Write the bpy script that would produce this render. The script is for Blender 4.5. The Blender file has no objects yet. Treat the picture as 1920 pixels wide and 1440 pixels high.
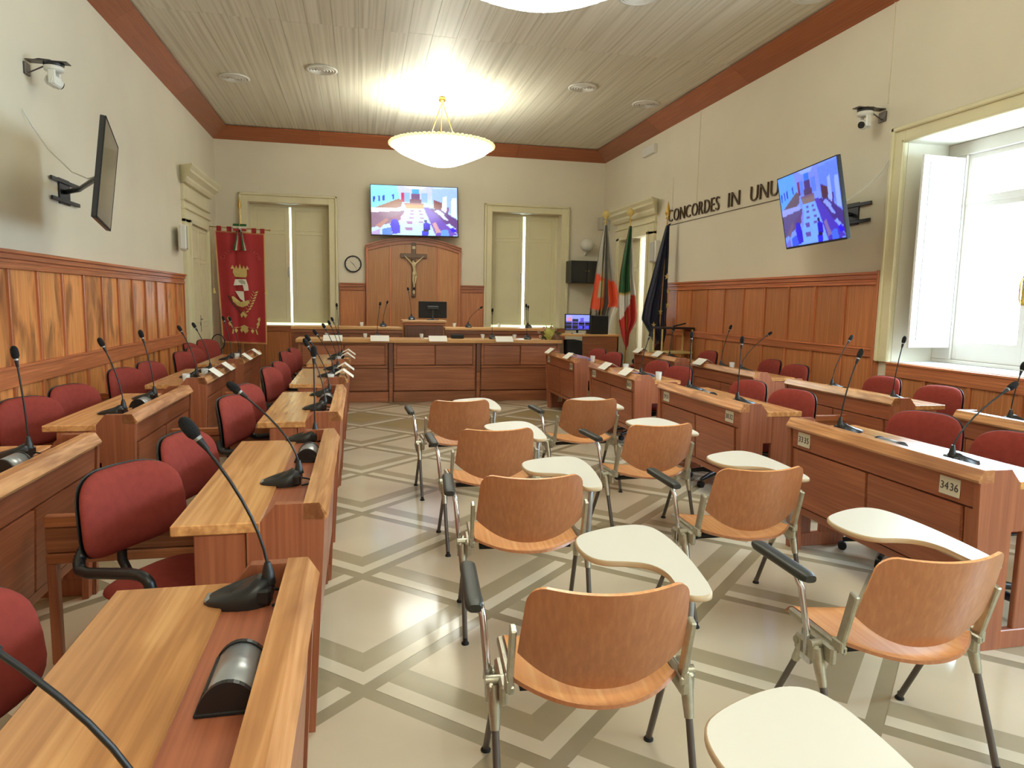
import bpy, bmesh, math, random
from math import sin, cos, pi, radians, sqrt, atan2
from mathutils import Vector, Matrix

random.seed(7)
S = bpy.context.scene
COL = S.collection

# ---------------------------------------------------------------- camera
cd = bpy.data.cameras.new('camera'); cam = bpy.data.objects.new('camera', cd); COL.objects.link(cam)
S.camera = cam
rt = Vector((0.97686393, -0.21313789, 0.01758139)).normalized()
dn = Vector((-0.00807899, -0.11892823, -0.99286998))
fw = rt.cross(dn).normalized(); dn = fw.cross(rt).normalized()
M = Matrix.Identity(4)
for i in range(3):
    M[i][0] = rt[i]; M[i][1] = -dn[i]; M[i][2] = -fw[i]
M[2][3] = 1.55
cam.matrix_world = M
cd.sensor_width = 36.0; cd.lens = 1294.38 / 1920 * 36.0; cd.clip_start = 0.03

# ---------------------------------------------------------------- world, lights, exposure
S.view_settings.view_transform = 'Standard'; S.view_settings.look = 'None'
S.view_settings.exposure = 0.32; S.view_settings.gamma = 1.0; S.view_settings.use_curve_mapping = False
S.cycles.use_denoising = True
S.cycles.max_bounces = 7; S.cycles.diffuse_bounces = 4; S.cycles.glossy_bounces = 3
S.cycles.transmission_bounces = 3; S.cycles.transparent_max_bounces = 8
S.cycles.sample_clamp_indirect = 4.0; S.cycles.caustics_reflective = False; S.cycles.caustics_refractive = False
w = bpy.data.worlds.new('sky'); S.world = w; w.use_nodes = True
SKY = 25.0
bg = w.node_tree.nodes['Background']; bg.inputs[0].default_value = (0.62, 0.84, 1.0, 1); bg.inputs[1].default_value = SKY

LX, RX, BY, FY, CZ, WZ = -2.80, 5.34, 15.0, -2.6, 4.86, 4.64
WT = 0.62

def lamp(name, kind, loc, energy, color, size=None, size_y=None, rot=(0, 0, 0), portal=False):
    l = bpy.data.lights.new(name, kind); l.energy = energy; l.color = color
    if kind == 'AREA':
        l.shape = 'RECTANGLE'; l.size = size; l.size_y = size_y
        if portal: l.cycles.is_portal = True
    elif size is not None: l.shadow_soft_size = size
    o = bpy.data.objects.new(name, l); o.location = loc; o.rotation_euler = rot; COL.objects.link(o); return o
# daylight portals in the two windows of the right wall (they only guide the sampling of the sky)
lamp('window_portal', 'AREA', (RX + WT + 0.02, 5.14, 2.06), 1, (1, 1, 1), 2.1, 1.5, (0, radians(90), 0), True)
lamp('window_portal', 'AREA', (RX + WT + 0.02, 1.0, 2.06), 1, (1, 1, 1), 2.1, 1.5, (0, radians(90), 0), True)
lamp('window_portal', 'AREA', (RX + WT + 0.02, -1.4, 2.06), 1, (1, 1, 1), 2.1, 1.3, (0, radians(90), 0), True)
BULB = (0.96, 1.0, 0.84)
for cy in (11.78, 5.25, -1.25):  # last one sits in the unseen chandelier added for fill light
    lamp('chandelier_bulbs', 'POINT', (1.34, cy, 4.16), 72, BULB, 0.14)

# ---------------------------------------------------------------- materials
def srgb(r, g, b):
    f = lambda c: (c / 255 / 12.92) if c <= 10.3 else ((c / 255 + 0.055) / 1.055) ** 2.4
    return (f(r), f(g), f(b), 1)

class NT:
    def __init__(s, name):
        s.m = bpy.data.materials.new(name); s.m.use_nodes = True; s.t = s.m.node_tree
        s.n = s.t.nodes; s.l = s.t.links; s.b = s.n['Principled BSDF']
    def add(s, t, **k):
        n = s.n.new(t)
        for a, v in k.items():
            if a.startswith('i_'): n.inputs[int(a[2:])].default_value = v
            else: setattr(n, a, v)
        return n
    def ramp(s, fac, stops):
        r = s.n.new('ShaderNodeValToRGB'); e = r.color_ramp.elements
        while len(e) < len(stops): e.new(0.5)
        for i, (p, c) in enumerate(stops): e[i].position = p; e[i].color = c
        s.l.new(fac, r.inputs[0]); return r.outputs[0]

def plain(name, col, rough=0.5, metal=0.0, spec=0.5, coat=0.0, var=0.0, vs=8.0, bump=0.0, bs=60.0):
    t = NT(name); b = t.b
    b.inputs['Base Color'].default_value = col; b.inputs['Roughness'].default_value = rough
    b.inputs['Metallic'].default_value = metal; b.inputs['Specular IOR Level'].default_value = spec
    b.inputs['Coat Weight'].default_value = coat
    co = t.add('ShaderNodeTexCoord')
    if var:
        n = t.add('ShaderNodeTexNoise'); n.inputs['Scale'].default_value = vs; n.inputs['Detail'].default_value = 5
        t.l.new(co.outputs['Object'], n.inputs['Vector'])
        lo = tuple(c * (1 - var) for c in col[:3]) + (1,); hi = tuple(min(1, c * (1 + var)) for c in col[:3]) + (1,)
        t.l.new(t.ramp(n.outputs[0], [(0.3, lo), (0.7, hi)]), b.inputs['Base Color'])
    if bump:
        n = t.add('ShaderNodeTexNoise'); n.inputs['Scale'].default_value = bs; n.inputs['Detail'].default_value = 3
        t.l.new(co.outputs['Object'], n.inputs['Vector'])
        bp = t.add('ShaderNodeBump'); bp.inputs['Strength'].default_value = bump; bp.inputs['Distance'].default_value = 0.01
        t.l.new(n.outputs[0], bp.inputs['Height']); t.l.new(bp.outputs[0], b.inputs['Normal'])
    return t.m

def wood(name, dark, mid, light, axis='Y', rough=0.32, fig=0.5, blotch=0.0, scale=1.0, blotchcol=None, coat=0.15, gain=1.25, figw=0.10):
    """grain runs along `axis` (object space)"""
    k = lambda c, g_=gain: tuple(min(0.9, (v * 0.90 + 0.10 * sum(c[:3]) / 3) * g_) for v in c[:3]) + (1,)
    dark = tuple(a * 0.45 + b * 0.55 for a, b in zip(dark, mid)); dark, mid, light = k(dark), k(mid), k(light)
    if blotchcol: blotchcol = k(blotchcol)
    t = NT(name); b = t.b
    co = t.add('ShaderNodeTexCoord'); oi = t.add('ShaderNodeObjectInfo')
    mul = t.add('ShaderNodeVectorMath', operation='SCALE'); mul.inputs[0].default_value = (13.7, 9.1, 17.3)
    t.l.new(oi.outputs['Random'], mul.inputs['Scale'])
    ad = t.add('ShaderNodeVectorMath', operation='ADD'); t.l.new(co.outputs['Object'], ad.inputs[0]); t.l.new(mul.outputs[0], ad.inputs[1])
    mp = t.add('ShaderNodeMapping')
    s = [9 * scale] * 3; s['XYZ'.index(axis)] = 0.7 * scale
    mp.inputs['Scale'].default_value = s; t.l.new(ad.outputs[0], mp.inputs[0])
    n1 = t.add('ShaderNodeTexNoise'); n1.inputs['Scale'].default_value = 1.1; n1.inputs['Detail'].default_value = 3; n1.inputs['Distortion'].default_value = 0.9
    t.l.new(mp.outputs[0], n1.inputs['Vector'])
    # contour lines of the first noise give the flame figure
    m1 = t.add('ShaderNodeMath', operation='MULTIPLY'); m1.inputs[1].default_value = 26.0 * fig; t.l.new(n1.outputs[0], m1.inputs[0])
    m2 = t.add('ShaderNodeMath', operation='SINE'); t.l.new(m1.outputs[0], m2.inputs[0])
    mp2 = t.add('ShaderNodeMapping'); s2 = [70 * scale] * 3; s2['XYZ'.index(axis)] = 1.6 * scale
    mp2.inputs['Scale'].default_value = s2; t.l.new(ad.outputs[0], mp2.inputs[0])
    n2 = t.add('ShaderNodeTexNoise'); n2.inputs['Scale'].default_value = 1.0; n2.inputs['Detail'].default_value = 4
    t.l.new(mp2.outputs[0], n2.inputs['Vector'])
    m3 = t.add('ShaderNodeMath', operation='MULTIPLY_ADD'); m3.inputs[1].default_value = figw * fig; m3.inputs[2].default_value = 0.0; t.l.new(m2.outputs[0], m3.inputs[0])
    m4 = t.add('ShaderNodeMath', operation='ADD'); t.l.new(m3.outputs[0], m4.inputs[0]); t.l.new(n2.outputs[0], m4.inputs[1])
    col = t.ramp(m4.outputs[0], [(0.25, dark), (0.5, mid), (0.78, light)])
    if blotch:
        n3 = t.add('ShaderNodeTexNoise'); n3.inputs['Scale'].default_value = 2.0; n3.inputs['Detail'].default_value = 3; n3.inputs['Distortion'].default_value = 0.6
        mp3 = t.add('ShaderNodeMapping'); s3 = [2.4] * 3; s3['XYZ'.index(axis)] = 0.75; mp3.inputs['Scale'].default_value = s3
        t.l.new(ad.outputs[0], mp3.inputs[0]); t.l.new(mp3.outputs[0], n3.inputs['Vector'])
        f = t.ramp(n3.outputs[0], [(0.50, (0, 0, 0, 1)), (0.66, (blotch, blotch, blotch, 1))])
        mx = t.add('ShaderNodeMix', data_type='RGBA'); t.l.new(f, mx.inputs[0]); t.l.new(col, mx.inputs[6]); mx.inputs[7].default_value = blotchcol or dark
        col = mx.outputs[2]
    hs = t.add('ShaderNodeHueSaturation'); t.l.new(col, hs.inputs['Color'])
    mr = t.add('ShaderNodeMapRange'); mr.inputs['To Min'].default_value = 0.86; mr.inputs['To Max'].default_value = 1.12
    t.l.new(oi.outputs['Random'], mr.inputs[0]); t.l.new(mr.outputs[0], hs.inputs['Value'])
    t.l.new(hs.outputs[0], b.inputs['Base Color'])
    b.inputs['Roughness'].default_value = rough; b.inputs['Coat Weight'].default_value = coat; b.inputs['Coat Roughness'].default_value = 0.25
    bp = t.add('ShaderNodeBump'); bp.inputs['Strength'].default_value = 0.06; bp.inputs['Distance'].default_value = 0.004
    t.l.new(n2.outputs[0], bp.inputs['Height']); t.l.new(bp.outputs[0], b.inputs['Normal'])
    return t.m

def glow(name, col, strength):
    t = NT(name); b = t.b; b.inputs['Base Color'].default_value = col
    b.inputs['Emission Color'].default_value = col; b.inputs['Emission Strength'].default_value = strength
    return t.m

def painted(name, rough=0.6, emit=0.0, sheen=0.0):
    """colour comes from the mesh's own print (colour attribute Col)"""
    t = NT(name); b = t.b; a = t.add('ShaderNodeVertexColor', layer_name='Col')
    t.l.new(a.outputs[0], b.inputs['Base Color']); b.inputs['Roughness'].default_value = rough
    b.inputs['Sheen Weight'].default_value = sheen
    if emit:
        t.l.new(a.outputs[0], b.inputs['Emission Color']); b.inputs['Emission Strength'].default_value = emit
        b.inputs['Base Color'].default_value = (0.01, 0.01, 0.01, 1)
        for l in list(b.inputs['Base Color'].links): t.l.remove(l)
    return t.m

MT = {}
MT['wall'] = plain('wall_paint', srgb(230, 222, 202), 0.85, spec=0.25, var=0.03, vs=1.2)
MT['cream'] = plain('cream_paint', srgb(228, 220, 184), 0.45, var=0.03, vs=3)
MT['white_paint'] = plain('white_paint', srgb(240, 240, 240), 0.45, var=0.02, vs=3)
MT['grout'] = plain('floor_band', srgb(158, 147, 122), 0.15, var=0.10, vs=2.5)
MT['tile'] = plain('floor_beige', srgb(208, 195, 172), 0.13, var=0.05, vs=2.2)
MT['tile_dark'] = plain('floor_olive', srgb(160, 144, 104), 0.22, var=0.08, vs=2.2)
MT['tile_gray'] = plain('floor_gray', srgb(168, 156, 130), 0.15, var=0.08, vs=3)
MT['tile_white'] = plain('floor_white', srgb(216, 206, 184), 0.13, var=0.05, vs=4)
D_ = srgb(84, 44, 24); M_ = srgb(146, 86, 46); L_ = srgb(182, 116, 64)
MT['panel'] = wood('panel_wood', srgb(112, 62, 28), srgb(166, 104, 50), srgb(200, 136, 74), 'Z', 0.30, 0.35, 0.8, blotchcol=srgb(92, 50, 24), gain=2.5)
MT['panel_r'] = wood('panel_wood_clean', srgb(112, 62, 30), srgb(150, 90, 46), srgb(176, 112, 60), 'Z', 0.34, 0.35, 0.2, gain=1.8)
MT['rail_y'] = wood('rail_wood_along', srgb(104, 54, 28), srgb(150, 84, 46), srgb(180, 110, 62), 'Y', 0.32, 0.4, gain=1.9)
MT['rail_x'] = wood('rail_wood_across', srgb(104, 54, 28), srgb(146, 82, 44), srgb(176, 108, 60), 'X', 0.32, 0.4, gain=1.5)
MT['stile'] = wood('stile_wood', srgb(104, 54, 26), srgb(148, 84, 44), srgb(180, 110, 60), 'Z', 0.32, 0.3, gain=1.9)
MT['beam_y'] = wood('beam_wood_along', srgb(128, 62, 30), srgb(162, 86, 42), srgb(178, 100, 52), 'Y', 0.45, 0.3, gain=1.0)
MT['beam_x'] = wood('beam_wood_across', srgb(128, 62, 30), srgb(162, 86, 42), srgb(178, 100, 52), 'X', 0.45, 0.3, gain=1.0)
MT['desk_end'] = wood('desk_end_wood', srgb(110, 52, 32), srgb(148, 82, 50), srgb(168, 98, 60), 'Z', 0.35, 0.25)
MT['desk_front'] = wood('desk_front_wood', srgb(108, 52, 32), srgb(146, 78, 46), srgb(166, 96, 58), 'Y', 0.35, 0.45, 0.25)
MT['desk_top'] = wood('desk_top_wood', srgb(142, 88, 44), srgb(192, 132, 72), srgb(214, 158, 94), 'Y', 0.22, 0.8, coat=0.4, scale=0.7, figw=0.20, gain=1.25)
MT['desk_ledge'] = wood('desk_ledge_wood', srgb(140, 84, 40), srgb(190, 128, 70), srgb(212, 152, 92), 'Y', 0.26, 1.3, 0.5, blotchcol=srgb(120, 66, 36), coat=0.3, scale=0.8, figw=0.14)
MT['desk_recess'] = wood('desk_recess_wood', srgb(120, 60, 36), srgb(152, 84, 54), srgb(170, 98, 64), 'Y', 0.4, 0.3)
MT['dais_front'] = wood('dais_front_wood', srgb(104, 54, 32), srgb(142, 82, 48), srgb(168, 102, 62), 'X', 0.36, 0.6, 0.35)
MT['dais_dark'] = wood('dais_dark_wood', srgb(70, 38, 24), srgb(104, 62, 40), srgb(126, 76, 50), 'Z', 0.4, 0.5)
MT['dais_top'] = wood('dais_top_wood', srgb(160, 104, 52), srgb(204, 150, 84), srgb(220, 168, 104), 'X', 0.3, 0.6)
MT['arch'] = wood('arch_wood', srgb(140, 84, 40), srgb(172, 112, 58), srgb(196, 138, 78), 'Z', 0.32, 0.3)
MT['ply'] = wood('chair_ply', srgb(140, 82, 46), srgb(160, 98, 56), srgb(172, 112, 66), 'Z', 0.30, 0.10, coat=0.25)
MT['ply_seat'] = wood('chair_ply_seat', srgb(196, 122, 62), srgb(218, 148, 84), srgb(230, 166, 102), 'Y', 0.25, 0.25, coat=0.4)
MT['cross_wood'] = wood('cross_wood', srgb(60, 36, 22), srgb(92, 62, 40), srgb(112, 78, 52), 'Z', 0.4, 0.3)
MT['red'] = plain('maroon_fabric', srgb(140, 58, 50), 0.9, spec=0.2, var=0.08, vs=30, bump=0.15, bs=500)
MT['black'] = plain('black_plastic', srgb(26, 26, 28), 0.38, var=0.05)
MT['black_matte'] = plain('black_matte', srgb(20, 20, 22), 0.7)
MT['foam'] = plain('black_foam', srgb(16, 16, 18), 0.95, bump=0.4, bs=300)
MT['pad'] = plain('armrest_rubber', srgb(44, 46, 42), 0.45)
MT['alu'] = plain('cast_aluminium', srgb(186, 182, 166), 0.34, metal=0.9, var=0.12, vs=40, bump=0.1, bs=200)
MT['chrome'] = plain('chrome', srgb(210, 212, 216), 0.12, metal=1.0)
MT['steel_dark'] = plain('dark_leg_paint', srgb(96, 88, 84), 0.38, metal=0.4)
MT['silver'] = plain('silver_plastic', srgb(165, 168, 172), 0.3, metal=0.5)
MT['tablet'] = plain('tablet_laminate', srgb(232, 226, 214), 0.35)
MT['tablet_edge'] = plain('tablet_edge', srgb(206, 182, 148), 0.45)
MT['paper'] = plain('paper', srgb(244, 240, 230), 0.7)
MT['ink'] = plain('ink', srgb(60, 58, 60), 0.6)
MT['plate'] = plain('number_plate', srgb(206, 198, 178), 0.5)
MT['brass'] = plain('brass', srgb(196, 160, 84), 0.28, metal=0.9)
MT['bronze'] = plain('bronze_letter', srgb(86, 66, 44), 0.4, metal=0.5)
MT['gold_thread'] = plain('gold_thread', srgb(214, 190, 120), 0.6, var=0.12, vs=60)
MT['white_plastic'] = plain('white_plastic', srgb(228, 226, 218), 0.4)
MT['grey_plastic'] = plain('grey_plastic', srgb(190, 188, 176), 0.5)
MT['screen_off'] = plain('dark_screen', srgb(30, 30, 32), 0.12)
MT['ext_red'] = plain('extinguisher_red', srgb(160, 30, 30), 0.3)
MT['skin'] = plain('carved_ivory', srgb(206, 190, 150), 0.5, var=0.12, vs=40)
MT['dial'] = plain('dial', srgb(220, 214, 196), 0.4)
MT['green'] = plain('leaf_green', srgb(70, 86, 44), 0.6, var=0.3, vs=20)
MT['petal'] = plain('petal_yellow', srgb(186, 182, 90), 0.6, var=0.15, vs=30)
MT['petal_pink'] = plain('petal_pink', srgb(200, 160, 140), 0.6)
MT['wrap'] = plain('bouquet_wrap', srgb(120, 90, 66), 0.6, var=0.2, vs=20)
MT['blue_book'] = plain('violet_folder', srgb(116, 104, 160), 0.5)
MT['cloth'] = painted('printed_cloth', 0.75, sheen=0.3)
MT['screen'] = painted('lit_screen', 0.15, emit=1.15)
MT['outside'] = plain('outside_render', srgb(220, 220, 215), 0.8)

def glassmat():
    t = NT('window_glass'); n = t.n; n.remove(t.b)
    tr = t.add('ShaderNodeBsdfTransparent'); gl = t.add('ShaderNodeBsdfGlossy'); gl.inputs['Roughness'].default_value = 0.02
    mx = t.add('ShaderNodeMixShader'); mx.inputs[0].default_value = 0.06
    t.l.new(tr.outputs[0], mx.inputs[1]); t.l.new(gl.outputs[0], mx.inputs[2]); t.l.new(mx.outputs[0], n['Material Output'].inputs[0])
    return t.m
MT['glass'] = glassmat()
def cupmat():
    t = NT('clear_plastic'); n = t.n; b = t.b; b.inputs['Base Color'].default_value = (0.9, 0.92, 0.9, 1); b.inputs['Roughness'].default_value = 0.15
    tr = t.add('ShaderNodeBsdfTransparent'); mx = t.add('ShaderNodeMixShader'); mx.inputs[0].default_value = 0.45
    t.l.new(tr.outputs[0], mx.inputs[1]); t.l.new(b.outputs[0], mx.inputs[2]); t.l.new(mx.outputs[0], n['Material Output'].inputs[0])
    return t.m
MT['cup'] = cupmat()
def bowlmat():
    t = NT('lit_alabaster_glass'); b = t.b
    b.inputs['Base Color'].default_value = (0.9, 0.85, 0.7, 1); b.inputs['Emission Color'].default_value = (0.98, 1.0, 0.90, 1)
    b.inputs['Emission Strength'].default_value = 7.0; b.inputs['Roughness'].default_value = 0.3; return t.m
MT['bowl'] = bowlmat()
MT['bowl_rim'] = glow('lit_rim_glass', (0.95, 0.88, 0.50, 1), 0.55)
def ceilmat():
    t = NT('ceiling_board_paint'); b = t.b
    co = t.add('ShaderNodeTexCoord'); oi = t.add('ShaderNodeObjectInfo')
    mul = t.add('ShaderNodeVectorMath', operation='SCALE'); mul.inputs[0].default_value = (3.7, 21.1, 0)
    t.l.new(oi.outputs['Random'], mul.inputs['Scale'])
    ad = t.add('ShaderNodeVectorMath', operation='ADD'); t.l.new(co.outputs['Object'], ad.inputs[0]); t.l.new(mul.outputs[0], ad.inputs[1])
    mp = t.add('ShaderNodeMapping'); mp.inputs['Scale'].default_value = (22, 0.28, 1); t.l.new(ad.outputs[0], mp.inputs[0])
    n = t.add('ShaderNodeTexNoise'); n.inputs['Scale'].default_value = 1; n.inputs['Detail'].default_value = 4; t.l.new(mp.outputs[0], n.inputs['Vector'])
    c = t.ramp(n.outputs[0], [(0.28, srgb(186, 180, 160)), (0.50, srgb(216, 210, 192)), (0.74, srgb(230, 226, 212))])
    t.l.new(c, b.inputs['Base Color']); b.inputs['Roughness'].default_value = 0.5
    return t.m
MT['ceil'] = ceilmat()
MT['gap'] = plain('dark_gap', srgb(96, 92, 80), 0.9)
MT['sash'] = plain('sash_paint', srgb(214, 206, 194), 0.5)

# ---------------------------------------------------------------- mesh building
class G:
    def __init__(s): s.v = []; s.f = []; s.m = []; s.s = []; s.c = None
    def _add(s, vs, fs, mi=0, sm=False):
        o = len(s.v); s.v += [tuple(v) for v in vs]
        for f in fs: s.f.append(tuple(i + o for i in f)); s.m.append(mi); s.s.append(sm)
        return s
    def box(s, x0, x1, y0, y1, z0, z1, mi=0):
        x0, x1 = min(x0, x1), max(x0, x1); y0, y1 = min(y0, y1), max(y0, y1); z0, z1 = min(z0, z1), max(z0, z1)
        v = [(x0, y0, z0), (x1, y0, z0), (x1, y1, z0), (x0, y1, z0), (x0, y0, z1), (x1, y0, z1), (x1, y1, z1), (x0, y1, z1)]
        return s._add(v, [(0, 3, 2, 1), (4, 5, 6, 7), (0, 1, 5, 4), (1, 2, 6, 5), (2, 3, 7, 6), (3, 0, 4, 7)], mi)
    def cbox(s, x0, x1, y0, y1, z0, z1, b=0.004, mi=0):
        """box with chamfered edges (24 vertices)"""
        x0, x1 = min(x0, x1), max(x0, x1); y0, y1 = min(y0, y1), max(y0, y1); z0, z1 = min(z0, z1), max(z0, z1)
        b = min(b, (x1 - x0) / 2.2, (y1 - y0) / 2.2, (z1 - z0) / 2.2)
        bm = bmesh.new(); bmesh.ops.create_cube(bm, size=1)
        for v in bm.verts: v.co = Vector((x0 if v.co.x < 0 else x1, y0 if v.co.y < 0 else y1, z0 if v.co.z < 0 else z1))
        bmesh.ops.bevel(bm, geom=list(bm.edges), offset=b, segments=1, affect='EDGES', profile=0.5)
        return s.bm(bm, mi)
    def bm(s, bm, mi=0, sm=False):
        bm.verts.index_update(); vs = [tuple(v.co) for v in bm.verts]; fs = [tuple(v.index for v in f.verts) for f in bm.faces]; bm.free()
        return s._add(vs, fs, mi, sm)
    def prism(s, poly, axis, a, b, mi=0, sm=False):
        """poly in the two other axes in order (X:(y,z), Y:(x,z), Z:(x,y))"""
        def P(p, t): return {'X': (t, p[0], p[1]), 'Y': (p[0], t, p[1]), 'Z': (p[0], p[1], t)}[axis]
        ar = sum(poly[i][0] * poly[(i + 1) % len(poly)][1] - poly[(i + 1) % len(poly)][0] * poly[i][1] for i in range(len(poly)))
        poly = list(poly)
        if (ar < 0) != (axis == 'Y'): poly = poly[::-1]
        n = len(poly); a, b = min(a, b), max(a, b)
        v = [P(p, a) for p in poly] + [P(p, b) for p in poly]
        s._add(v, [tuple(range(n - 1, -1, -1)), tuple(range(n, 2 * n))], mi)
        o = len(s.v) - 2 * n
        for i in range(n):
            j = (i + 1) % n; s.f.append((o + i, o + j, o + n + j, o + n + i)); s.m.append(mi); s.s.append(sm)
        return s
    def tube(s, path, r, n=8, mi=0, cap=True, taper=None):
        P = [Vector(p) for p in path]; k = len(P); rings = []
        up = Vector((0, 0, 1)); prev = None
        for i, p in enumerate(P):
            d = (P[min(i + 1, k - 1)] - P[max(i - 1, 0)]).normalized()
            if prev is None:
                a = up if abs(d.dot(up)) < 0.95 else Vector((1, 0, 0))
                u = d.cross(a).normalized()
            else: u = (prev - d * prev.dot(d)).normalized()
            prev = u; q = d.cross(u)
            rr = r if taper is None else taper[i]
            rings.append([p + (u * cos(2 * pi * j / n) + q * sin(2 * pi * j / n)) * rr for j in range(n)])
        v = [x for ring in rings for x in ring]; f = []
        for i in range(k - 1):
            for j in range(n):
                j2 = (j + 1) % n; f.append((i * n + j, i * n + j2, (i + 1) * n + j2, (i + 1) * n + j))
        s._add(v, f, mi, True)
        if cap: s._add(rings[0], [tuple(range(n - 1, -1, -1))], mi); s._add(rings[-1], [tuple(range(n))], mi)
        return s
    def lathe(s, prof, n=24, c=(0, 0, 0), mi=0, wob=None, sm=True):
        v = []; f = []; k = len(prof)
        for i, (r, z) in enumerate(prof):
            for j in range(n):
                a = 2 * pi * j / n; rr = r * (1 + (wob(a, i) if wob else 0)); v.append((c[0] + rr * cos(a), c[1] + rr * sin(a), c[2] + z))
        for i in range(k - 1):
            for j in range(n):
                j2 = (j + 1) % n; f.append((i * n + j, i * n + j2, (i + 1) * n + j2, (i + 1) * n + j))
        s._add(v, f, mi, sm)
        if prof[0][0] > 1e-4: s._add(v[:n], [tuple(range(n - 1, -1, -1))], mi)
        if prof[-1][0] > 1e-4: s._add(v[-n:], [tuple(range(n))], mi)
        return s
    def sheet(s, fn, nu, nv, th=None, mi=0, sm=True, mi2=None, edge=None):
        """grid surface fn(u,v) with optional thickness along its normals"""
        P = [[Vector(fn(i / nu, j / nv)) for i in range(nu + 1)] for j in range(nv + 1)]
        f = [(j * (nu + 1) + i, j * (nu + 1) + i + 1, (j + 1) * (nu + 1) + i + 1, (j + 1) * (nu + 1) + i) for j in range(nv) for i in range(nu)]
        flat = [p for r in P for p in r]; s._add(flat, f, mi, sm)
        if th:
            N = []
            for j in range(nv + 1):
                for i in range(nu + 1):
                    du = P[j][min(i + 1, nu)] - P[j][max(i - 1, 0)]; dv = P[min(j + 1, nv)][i] - P[max(j - 1, 0)][i]
                    N.append(du.cross(dv).normalized() if du.cross(dv).length > 1e-12 else Vector((0, 0, 1)))
            back = [p - n * th for p, n in zip(flat, N)]
            s._add(back, [tuple(reversed(q)) for q in f], mi if mi2 is None else mi2, sm)
            W = nu + 1; rim = [i for i in range(W)] + [j * W + nu for j in range(1, nv + 1)] + [nv * W + i for i in range(nu - 1, -1, -1)] + [j * W for j in range(nv - 1, 0, -1)]
            o = len(s.v); k = len(rim); s.v += [tuple(flat[i]) for i in rim] + [tuple(back[i]) for i in rim]
            for i in range(k):
                i2 = (i + 1) % k; s.f.append((o + i2, o + i, o + k + i, o + k + i2)); s.m.append(mi if edge is None else edge); s.s.append(False)
        return s
    def sphere(s, c, r, n=12, m=8, sz=(1, 1, 1), mi=0):
        v = []; f = []
        for i in range(m + 1):
            t = pi * i / m
            for j in range(n): a = 2 * pi * j / n; v.append((c[0] + r * sz[0] * sin(t) * cos(a), c[1] + r * sz[1] * sin(t) * sin(a), c[2] + r * sz[2] * cos(t)))
        for i in range(m):
            for j in range(n): j2 = (j + 1) % n; f.append((i * n + j, (i + 1) * n + j, (i + 1) * n + j2, i * n + j2))
        return s._add(v, f, mi, True)
    def move(s, d, start=0):
        for i in range(start, len(s.v)): s.v[i] = (s.v[i][0] + d[0], s.v[i][1] + d[1], s.v[i][2] + d[2])
        return s
    def xf(s, M, start=0):
        for i in range(start, len(s.v)): s.v[i] = tuple(M @ Vector(s.v[i]))
        return s
    def mesh(s, name, mats, cols=None):
        me = bpy.data.meshes.new(name); me.from_pydata(s.v, [], s.f)
        for m in (mats if isinstance(mats, (list, tuple)) else [mats]): me.materials.append(MT[m] if isinstance(m, str) else m)
        me.polygons.foreach_set('material_index', s.m); me.polygons.foreach_set('use_smooth', s.s)
        if cols:
            ca = me.color_attributes.new('Col', 'FLOAT_COLOR', 'POINT')
            for i, c in enumerate(cols): ca.data[i].color = c
        me.update(); return me
    def build(s, name, mats, parent=None, loc=(0, 0, 0), rot=(0, 0, 0), cols=None):
        return link(name, s.mesh(name, mats, cols), parent, loc, rot)

def link(name, me, parent=None, loc=(0, 0, 0), rot=(0, 0, 0)):
    o = bpy.data.objects.new(name, me); o.location = loc; o.rotation_euler = rot
    if parent is not None: o.parent = parent
    COL.objects.link(o); return o
def empty(name, loc=(0, 0, 0), rz=0, parent=None):
    o = bpy.data.objects.new(name, None); o.location = loc; o.rotation_euler = (0, 0, rz); o.empty_display_size = 0.1
    if parent is not None: o.parent = parent
    COL.objects.link(o); return o
def tag(o, label, cat, group=None):
    o['label'] = label; o['category'] = cat
    if group: o['group'] = group
    return o
def thing(name, label, cat, loc=(0, 0, 0), rz=0, group=None): return tag(empty(name, loc, rz), label, cat, group)
def struct(o): o['kind'] = 'structure'; return o
def dup(root, loc, rz, label, group=None):
    r = root.copy(); COL.objects.link(r); r.location = loc; r.rotation_euler = (0, 0, rz); r['label'] = label
    if group: r['group'] = group
    for ch in root.children:
        c = ch.copy(); COL.objects.link(c); c.parent = r
        for g in ch.children:
            d = g.copy(); COL.objects.link(d); d.parent = c
    return r
def rot_z(v, a): return (v[0] * cos(a) - v[1] * sin(a), v[0] * sin(a) + v[1] * cos(a), v[2])

# seven-by-five stroke letters, for writing that has to be built at its place
def text_polys(txt, size, narrow=0.8, depth=0.004, thin=0.0):
    cu = bpy.data.curves.new('t', 'FONT'); cu.body = txt; cu.size = size; cu.extrude = depth / 2; cu.resolution_u = 3; cu.offset = -thin
    o = bpy.data.objects.new('t', cu); COL.objects.link(o)
    dg = bpy.context.evaluated_depsgraph_get(); dg.update()
    me = bpy.data.meshes.new_from_object(o.evaluated_get(dg)); bpy.data.objects.remove(o); bpy.data.curves.remove(cu)
    g = G(); g._add([(v.co.x * narrow, v.co.y, v.co.z) for v in me.vertices], [tuple(p.vertices) for p in me.polygons])
    bpy.data.meshes.remove(me); return g
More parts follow.
